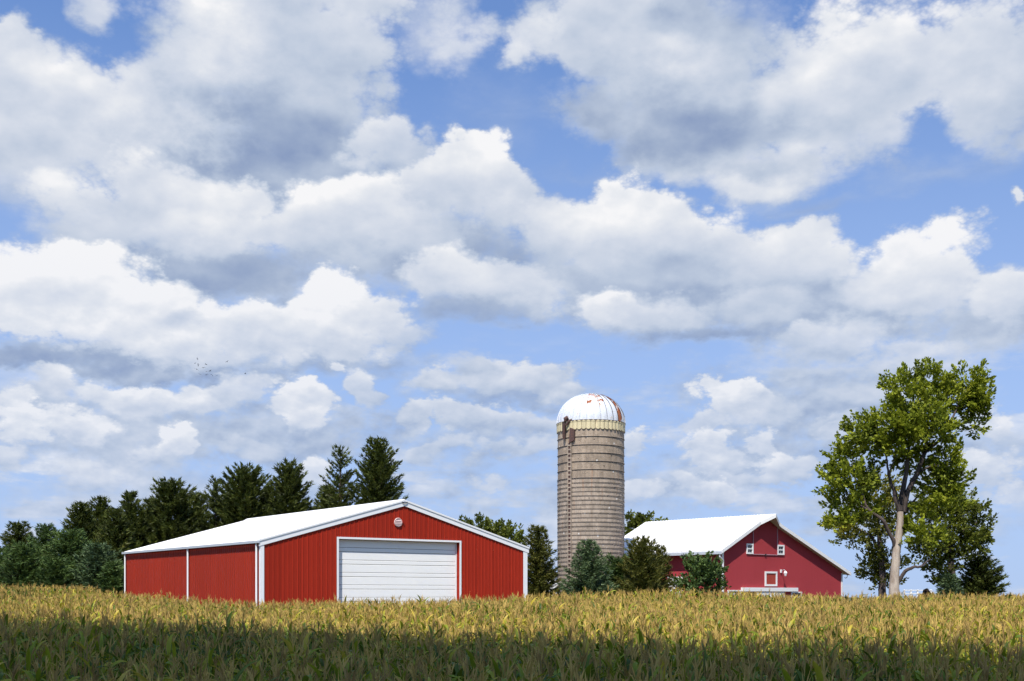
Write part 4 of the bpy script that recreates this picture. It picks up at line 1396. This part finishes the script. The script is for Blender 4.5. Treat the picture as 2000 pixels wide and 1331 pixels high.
def build_outbuilding():
    """the small white building glimpsed through the trees left of the silo"""
    D = 100.0
    x0, x1 = world_at(1040, D), world_at(1092, D)
    g = gz(x0, D)
    r = empty('outbuilding', (x0, D, g))
    tag(r, 'small white outbuilding glimpsed low between the shed and the silo', 'building')
    z = height_at(1126, D) - g
    MB().box(0, x1 - x0, 0, 3, 0, z).build('wall', M['white'], r)
    MB().prism([(-.2, z), (x1 - x0 + .2, z), (x1 - x0 + .2, z + .1), ((x1 - x0) / 2, z + .9), (-.2, z + .1)], -.2, 3.2).build('roof', M['mound'], r)
    MB().box(.5, 1.3, -.03, -.002, .9, 1.8).build('window', M['glass'], r)


build_outbuilding()

# ------------------------------------------------------------------ corn
m, k, out = material('corn_leaf')
at = k.n('ShaderNodeAttribute'); at.attribute_name = 't'
ar = k.n('ShaderNodeAttribute'); ar.attribute_name = 'r'
oi = k.n('ShaderNodeObjectInfo').outputs['Random']
g = k.n('ShaderNodeNewGeometry').outputs['Position']
pn = k.noise(g, 0.16, 3, 0.6)
dry = k.m('ADD', k.m('ADD', k.m('MULTIPLY', oi, 0.40), k.m('MULTIPLY', ar.outputs['Fac'], 0.34)), k.m('ADD', k.m('MULTIPLY', at.outputs['Fac'], 0.20), k.m('MULTIPLY_ADD', pn, 1.3, -0.76)))
col = k.ramp(dry, [(0.0, (0.030, 0.070, 0.007)), (0.26, (0.10, 0.16, 0.010)), (0.44, (0.28, 0.33, 0.018)), (0.62, (0.52, 0.41, 0.04)), (1.0, (0.64, 0.47, 0.11))])
p = k.n('ShaderNodeBsdfPrincipled')
k.put(p.inputs['Base Color'], col); p.inputs['Roughness'].default_value = 0.5; p.inputs['Specular IOR Level'].default_value = 0.35
tr = k.n('ShaderNodeBsdfTranslucent'); k.put(tr.inputs[0], k.mixc(0.35, col, (0.30, 0.30, 0.02, 1)))
mx = k.n('ShaderNodeMixShader'); mx.inputs[0].default_value = 0.34
k.t.links.new(p.outputs[0], mx.inputs[1]); k.t.links.new(tr.outputs[0], mx.inputs[2]); k.t.links.new(mx.outputs[0], out.inputs[0])
M['corn_leaf'] = m
m, k, out = material('corn_tassel')
oi = k.n('ShaderNodeObjectInfo').outputs['Random']
c = k.mixc(oi, (0.30, 0.195, 0.060, 1), (0.56, 0.40, 0.105, 1))
principled(k, out, c, 0.8)
M['corn_tassel'] = m
m, k, out = material('corn_stalk')
oi = k.n('ShaderNodeObjectInfo').outputs['Random']
c = k.mixc(oi, (0.09, 0.11, 0.02, 1), (0.26, 0.20, 0.07, 1))
principled(k, out, c, 0.7)
M['corn_stalk'] = m


def corn_leaf(rng, z, az, L, up, wid):
    """one arching leaf folded along its midrib: vertices, faces, position along the leaf"""
    n = 7
    s = np.linspace(0, 1, n)
    a = up - s * rng.uniform(.5, 2.4) - s ** 2 * rng.uniform(0, .9)
    step = L / (n - 1)
    r = np.concatenate([[0], np.cumsum(np.cos(a[:-1]) * step)])
    h = np.concatenate([[0], np.cumsum(np.sin(a[:-1]) * step)])
    tw = rng.normal(0, .5) * s
    d = np.array([np.cos(az), np.sin(az), 0]); l = np.array([-np.sin(az), np.cos(az), 0])
    mid = d * r[:, None]; mid[:, 2] = z + h
    mid += l * (rng.normal(0, .06) * s ** 2 * L)[:, None]
    w = wid * np.array([.55, .9, 1.0, .92, .72, .42, .04]) * .5
    up_v = np.stack([-np.sin(a) * d[0], -np.sin(a) * d[1], np.cos(a)], 1)
    lat = l * np.cos(tw)[:, None] + up_v * np.sin(tw)[:, None]
    ruf = rng.normal(0, .12, (2, n))
    A = mid + lat * w[:, None] + up_v * (w * (.45 + ruf[0]))[:, None]
    B = mid - lat * w[:, None] + up_v * (w * (.45 + ruf[1]))[:, None]
    v = np.stack([A, mid, B], 1).reshape(-1, 3)
    f = []
    for i in range(n - 1):
        b = 3 * i
        f += [(b, b + 3, b + 4, b + 1), (b + 1, b + 4, b + 5, b + 2)]
    return v, f, np.repeat(s, 3)


def corn_variant(seed):
    rng = np.random.default_rng(seed)
    H = 2.05
    az = rng.uniform(0, 6.28)
    leaves = []
    z = .75
    while z < H - .07:
        az2 = az + (math.pi if len(leaves) % 2 else 0) + rng.normal(0, .35)
        top = (z - .75) / (H - .75)
        leaves.append(corn_leaf(rng, z, az2, rng.uniform(.62, .85) * (1 - .30 * top), rng.uniform(1.0, 1.5), rng.uniform(.080, .115) * (1 - .20 * top)))
        z += rng.uniform(.15, .20)
    # stalk
    lean = rng.normal(0, .05, 2)
    st = MB().tube([(0, 0, -.1), (lean[0] * .3, lean[1] * .3, 1.1), (lean[0], lean[1], H + .05)], [.016, .013, .007], 4, cap=False)
    # tassel: a spike and a dozen drooping side branches
    T = MB()
    base = np.array([lean[0], lean[1], H])
    def spike(p, d, L, bend, w):
        d = np.array(d, float); d /= np.linalg.norm(d)
        side = np.cross(d, [0.3, 0.8, .1]); side /= np.linalg.norm(side)
        sd2 = np.cross(d, side)
        q1 = p + d * L * .5; q2 = p + d * L + np.array([0, 0, -bend])
        for s_ in (side, sd2):
            T.add([p - s_ * w * .5, p + s_ * w * .5, q1 + s_ * w, q1 - s_ * w, q2], [(0, 1, 2, 3), (3, 2, 4)])
    base = base + [0, 0, .07]
    spike(base - [0, 0, .12], (rng.normal(0, .1), rng.normal(0, .1), 1), rng.uniform(.42, .54), 0, .014)
    for i in range(int(rng.integers(3, 6))):
        t = rng.uniform(0, 6.28)
        s = rng.uniform(.3, .7)
        spike(base + [0, 0, rng.uniform(0, .13)], (math.cos(t) * s, math.sin(t) * s, 1), rng.uniform(.17, .29), rng.uniform(-.02, .05), .0105)
    return leaves, st, T


VAR = [corn_variant(500 + i) for i in range(9)]
near = []
stuff_col = bpy.data.collections.new('corn_kinds')
for vi, (leaves, st, T) in enumerate(VAR):
    rng = np.random.default_rng(900 + vi)
    lm = []
    for v, f, s in leaves:
        me = fast_mesh('leaf', v, np.array(f).ravel(), 4, {'t': s, 'r': np.full(len(v), rng.random())}, smooth=True)
        me.materials.append(M['corn_leaf'])
        lm.append(me)
    near.append((st.mesh('corn_plant', M['corn_stalk']), lm, T.mesh('tassel', M['corn_tassel'])))
    # the same plant as one mesh
    vs, fs, tt, rr, mi = [], [], [], [], []
    b = 0
    for q, (v, f, s) in enumerate(leaves):
        vs.append(v); fs += [tuple(i + b for i in x) for x in f]; tt.append(s); rr.append(np.full(len(v), rng.random())); mi += [0] * len(f); b += len(v)
    for mb, mm in ((st, 1), (T, 2)):
        v = np.array(mb.v); vs.append(v); fs += [tuple(i + b for i in x) for x in mb.f]; tt.append(np.zeros(len(v))); rr.append(np.zeros(len(v))); mi += [mm] * len(mb.f); b += len(v)
    flat = [i for x in fs for i in x]
    me = fast_mesh('corn_kind', np.vstack(vs), flat, [len(x) for x in fs], {'t': np.concatenate(tt), 'r': np.concatenate(rr)})
    for mn in ('corn_leaf', 'corn_stalk', 'corn_tassel'):
        me.materials.append(M[mn])
    me.polygons.foreach_set('material_index', mi)
    stuff_col.objects.link(bpy.data.objects.new('corn_kind', me))

EDGE_X = [-90, -45, -26.8, -25.7, -13.5, -12.0, 1.6, 3.0, 12.0, 14.5, 20, 27, 34, 50, 100]
EDGE_Y = [80, 77, 76.0, 72.3, 55.2, 54.8, 64.8, 68.0, 69.5, 74.5, 74.7, 74.9, 84.0, 96, 112]
rng = np.random.default_rng(77)
pts = []
y = 9.0
row = 0
while y < 112:
    hw = .52 * y + 9
    n = int(2 * hw / .205)
    xs = -hw + (np.arange(n) + rng.uniform(-.3, .3, n)) * .205
    yy = y + rng.normal(0, .07, n)
    ok = (yy < np.interp(xs, EDGE_X, EDGE_Y)) & (rng.random(n) > .04)
    pts.append(np.stack([xs[ok], yy[ok]], 1))
    y += .70 if y < 60 else .80
pts = np.vstack(pts)
zz = ground_z(pts[:, 0], pts[:, 1])
N = len(pts)
# slow changes of height across the field, on top of the difference between plants
hm = .955 + .035 * np.sin(pts[:, 0] * .31 + 1.3 * np.sin(pts[:, 1] * .17)) + rng.normal(0, .055, N)
rz = rng.uniform(0, 2 * np.pi, N)
tilt = rng.normal(0, .05, (N, 2))
vi = rng.integers(0, len(VAR), N)
inview = (np.abs(pts[:, 0]) < .4348 * pts[:, 1] + .5) & (pts[:, 1] > 11.9)
order = np.argsort(np.where(inview, pts[:, 1], 1e9))
first = order[:300]
isnear = np.zeros(N, bool); isnear[first] = True
LAB = 'tasselled corn plant in the shaded foreground of the field'
protos = {}
for i in first:
    a = int(vi[i])
    st, lm, tm = near[a]
    if a not in protos:
        o = link(bpy.data.objects.new('corn_plant', st))
        kids = [link(bpy.data.objects.new('leaf', q), o) for q in lm] + [link(bpy.data.objects.new('tassel', tm), o)]
        protos[a] = (o, kids)
    else:
        src, sk = protos[a]
        o = link(src.copy())
        for q in sk:
            c = q.copy(); link(c); c.parent = o
    tag(o, LAB, 'corn plant', 'corn plants nearest the camera')
    o.location = (pts[i, 0], pts[i, 1], zz[i])
    o.rotation_euler = (tilt[i, 0], tilt[i, 1], rz[i])
    o.scale = (1, 1, hm[i])

rest = ~isnear
me = bpy.data.meshes.new('corn_field')
P3 = np.stack([pts[rest, 0], pts[rest, 1], zz[rest]], 1).astype(np.float32)
me.vertices.add(len(P3)); me.vertices.foreach_set('co', P3.ravel())
for nm, typ, key, arr in (('rot', 'FLOAT_VECTOR', 'vector', np.stack([tilt[rest, 0], tilt[rest, 1], rz[rest]], 1)),
                          ('scl', 'FLOAT_VECTOR', 'vector', np.stack([np.ones(rest.sum()), np.ones(rest.sum()), hm[rest]], 1)),
                          ('kind_of_plant', 'INT', 'value', vi[rest])):
    a = me.attributes.new(nm, typ, 'POINT')
    a.data.foreach_set(key, np.ascontiguousarray(arr, dtype=np.int32 if typ == 'INT' else np.float32).ravel())
field = link(bpy.data.objects.new('corn_field', me))
field['kind'] = 'stuff'
field['label'] = 'golden green ripening corn filling the field up to the buildings'
ng = bpy.data.node_groups.new('sow_corn', 'GeometryNodeTree')
ng.interface.new_socket('Geometry', in_out='INPUT', socket_type='NodeSocketGeometry')
ng.interface.new_socket('Geometry', in_out='OUTPUT', socket_type='NodeSocketGeometry')
gi = ng.nodes.new('NodeGroupInput'); go = ng.nodes.new('NodeGroupOutput')
ci = ng.nodes.new('GeometryNodeCollectionInfo'); ci.inputs[0].default_value = stuff_col
ci.inputs['Separate Children'].default_value = True; ci.inputs['Reset Children'].default_value = True
ip = ng.nodes.new('GeometryNodeInstanceOnPoints'); ip.inputs['Pick Instance'].default_value = True
def named(n, t):
    q = ng.nodes.new('GeometryNodeInputNamedAttribute'); q.data_type = t; q.inputs[0].default_value = n
    return q.outputs[0]
ng.links.new(gi.outputs[0], ip.inputs['Points']); ng.links.new(ci.outputs[0], ip.inputs['Instance'])
ng.links.new(named('kind_of_plant', 'INT'), ip.inputs['Instance Index'])
ng.links.new(named('rot', 'FLOAT_VECTOR'), ip.inputs['Rotation']); ng.links.new(named('scl', 'FLOAT_VECTOR'), ip.inputs['Scale'])
ng.links.new(ip.outputs[0], go.inputs[0])
md = field.modifiers.new('sow_corn', 'NODES'); md.node_group = ng
print('corn plants', N)

# ------------------------------------------------------------------ birds
BIRDS = [(385.5, 701.5), (381.5, 710), (387, 713), (402.5, 712.5), (397.5, 719), (384, 722), (404, 726), (410.5, 725), (390.5, 731.5), (403.5, 732.5), (414, 733.5), (422, 733.8), (443.5, 707), (479, 730.5)]
def bird_mesh():
    k = MB()
    k.tube([(-.14, 0, 0), (-.08, 0, .01), (0, 0, .015), (.09, 0, .015), (.13, 0, .02), (.17, 0, .01)], [.012, .03, .042, .03, .026, .004], 6)
    for s in (-1, 1):
        w = [(.05, .02 * s, .02), (.07, .17 * s, .09), (.0, .36 * s, .05), (-.04, .17 * s, .08), (-.05, .02 * s, .02)]
        lo = [(x, y, z - .008) for x, y, z in w]
        k.add(w + lo, [(0, 1, 3, 4), (1, 2, 3), (9, 8, 6, 5), (8, 7, 6), (0, 5, 6, 1), (1, 6, 7, 2), (2, 7, 8, 3), (3, 8, 9, 4)])
    k.add([(-.13, -.02, 0), (-.13, .02, 0), (-.22, .035, 0), (-.22, -.035, 0), (-.13, 0, .01)], [(0, 1, 2, 3), (0, 4, 1), (3, 2, 4)])
    return k.mesh('bird', M['bird'])
bm_ = bird_mesh()
rng = np.random.default_rng(3)
for (px, py) in BIRDS:
    D = 150 + rng.uniform(-6, 6)
    o = link(bpy.data.objects.new('bird', bm_))
    o.location = (world_at(px, D), D, height_at(py, D))
    o.scale = (.72, .72, .72)
    o.rotation_euler = (rng.normal(0, .4), rng.normal(0, .3), rng.uniform(0, 6.28))
    lab = 'tiny dark bird in the tight distant flock under the long left cloud'
    if px > 470:
        lab = 'tiny lone bird flying farthest right of the distant flock'
    elif px > 440:
        lab = 'tiny stray bird flying high just right of the tight flock'
    tag(o, lab, 'bird', 'birds in the distant flock')

# ------------------------------------------------------------------ the cloud that shades the near part of the field
def build_cloud():
    rng = np.random.default_rng(21)
    Hc = 420.0
    off = np.array([SUN_DIR.x, SUN_DIR.y]) * (Hc / SUN_DIR.z)
    base = MB()
    import bmesh
    bm = bmesh.new()
    bmesh.ops.create_icosphere(bm, subdivisions=3, radius=1.0)
    sv = np.array([v.co[:] for v in bm.verts]); sf = np.array([[v.index for v in f.verts] for f in bm.faces])
    bm.free()
    V, F = [], []
    n = 0
    # the shadow's front edge on the corn runs from (-20, 38) to (12, 25)
    for i in range(150):
        a = rng.uniform(-110, 110)
        front = np.interp(a, [-110, -60, -22, -14, -6, 0, 7, 14, 30, 110], [58, 48, SH[0], SH[1], SH[2], SH[3], SH[4], SH[5], 18, 14.5])
        if i < 70:
            a = -110 + 220 * (i + .5) / 70
            front = np.interp(a, [-110, -60, -22, -14, -6, 0, 7, 14, 30, 110], [58, 48, SH[0], SH[1], SH[2], SH[3], SH[4], SH[5], 18, 14.5])
            rad = rng.uniform(2.6, 4.2)
            yy = front - rad + rng.normal(0, .5)
        else:
            rad = rng.uniform(7, 10)
            yy = front - rad - rng.uniform(1, 24)
        c = np.array([a + off[0], yy + off[1], Hc + rng.uniform(-1, 3) + rad * .3])
        bump = 1 + .10 * np.sin(sv[:, 0] * 5 + i) * np.cos(sv[:, 1] * 6 + i * 2) + .05 * np.sin(sv[:, 2] * 11 + i)
        V.append(c + sv * bump[:, None] * rad * np.array([1, 1, .7])); F.append(sf + n); n += len(sv)
    for i in range(12):
        for j in range(1):
            a = -104 + i * 19
            front = np.interp(a, [-110, -60, -22, -14, -6, 0, 7, 14, 30, 110], [58, 48, SH[0], SH[1], SH[2], SH[3], SH[4], SH[5], 18, 14.5])
            c = np.array([a + off[0], front - 15 - j * 20 + off[1], Hc + 6])
            V.append(c + sv * np.array([15, 14, 8.0])); F.append(sf + n); n += len(sv)
    me = fast_mesh('cloud', np.vstack(V), np.vstack(F), 3, smooth=True)
    m, k, out = material('cloud_white')
    principled(k, out, (0.8, 0.82, 0.86), 1.0, spec=0.0)
    me.materials.append(m)
    o = link(bpy.data.objects.new('cloud', me))
    o['kind'] = 'structure'
SH = [36, 32, 26.5, 23.5, 21, 20]
build_cloud()
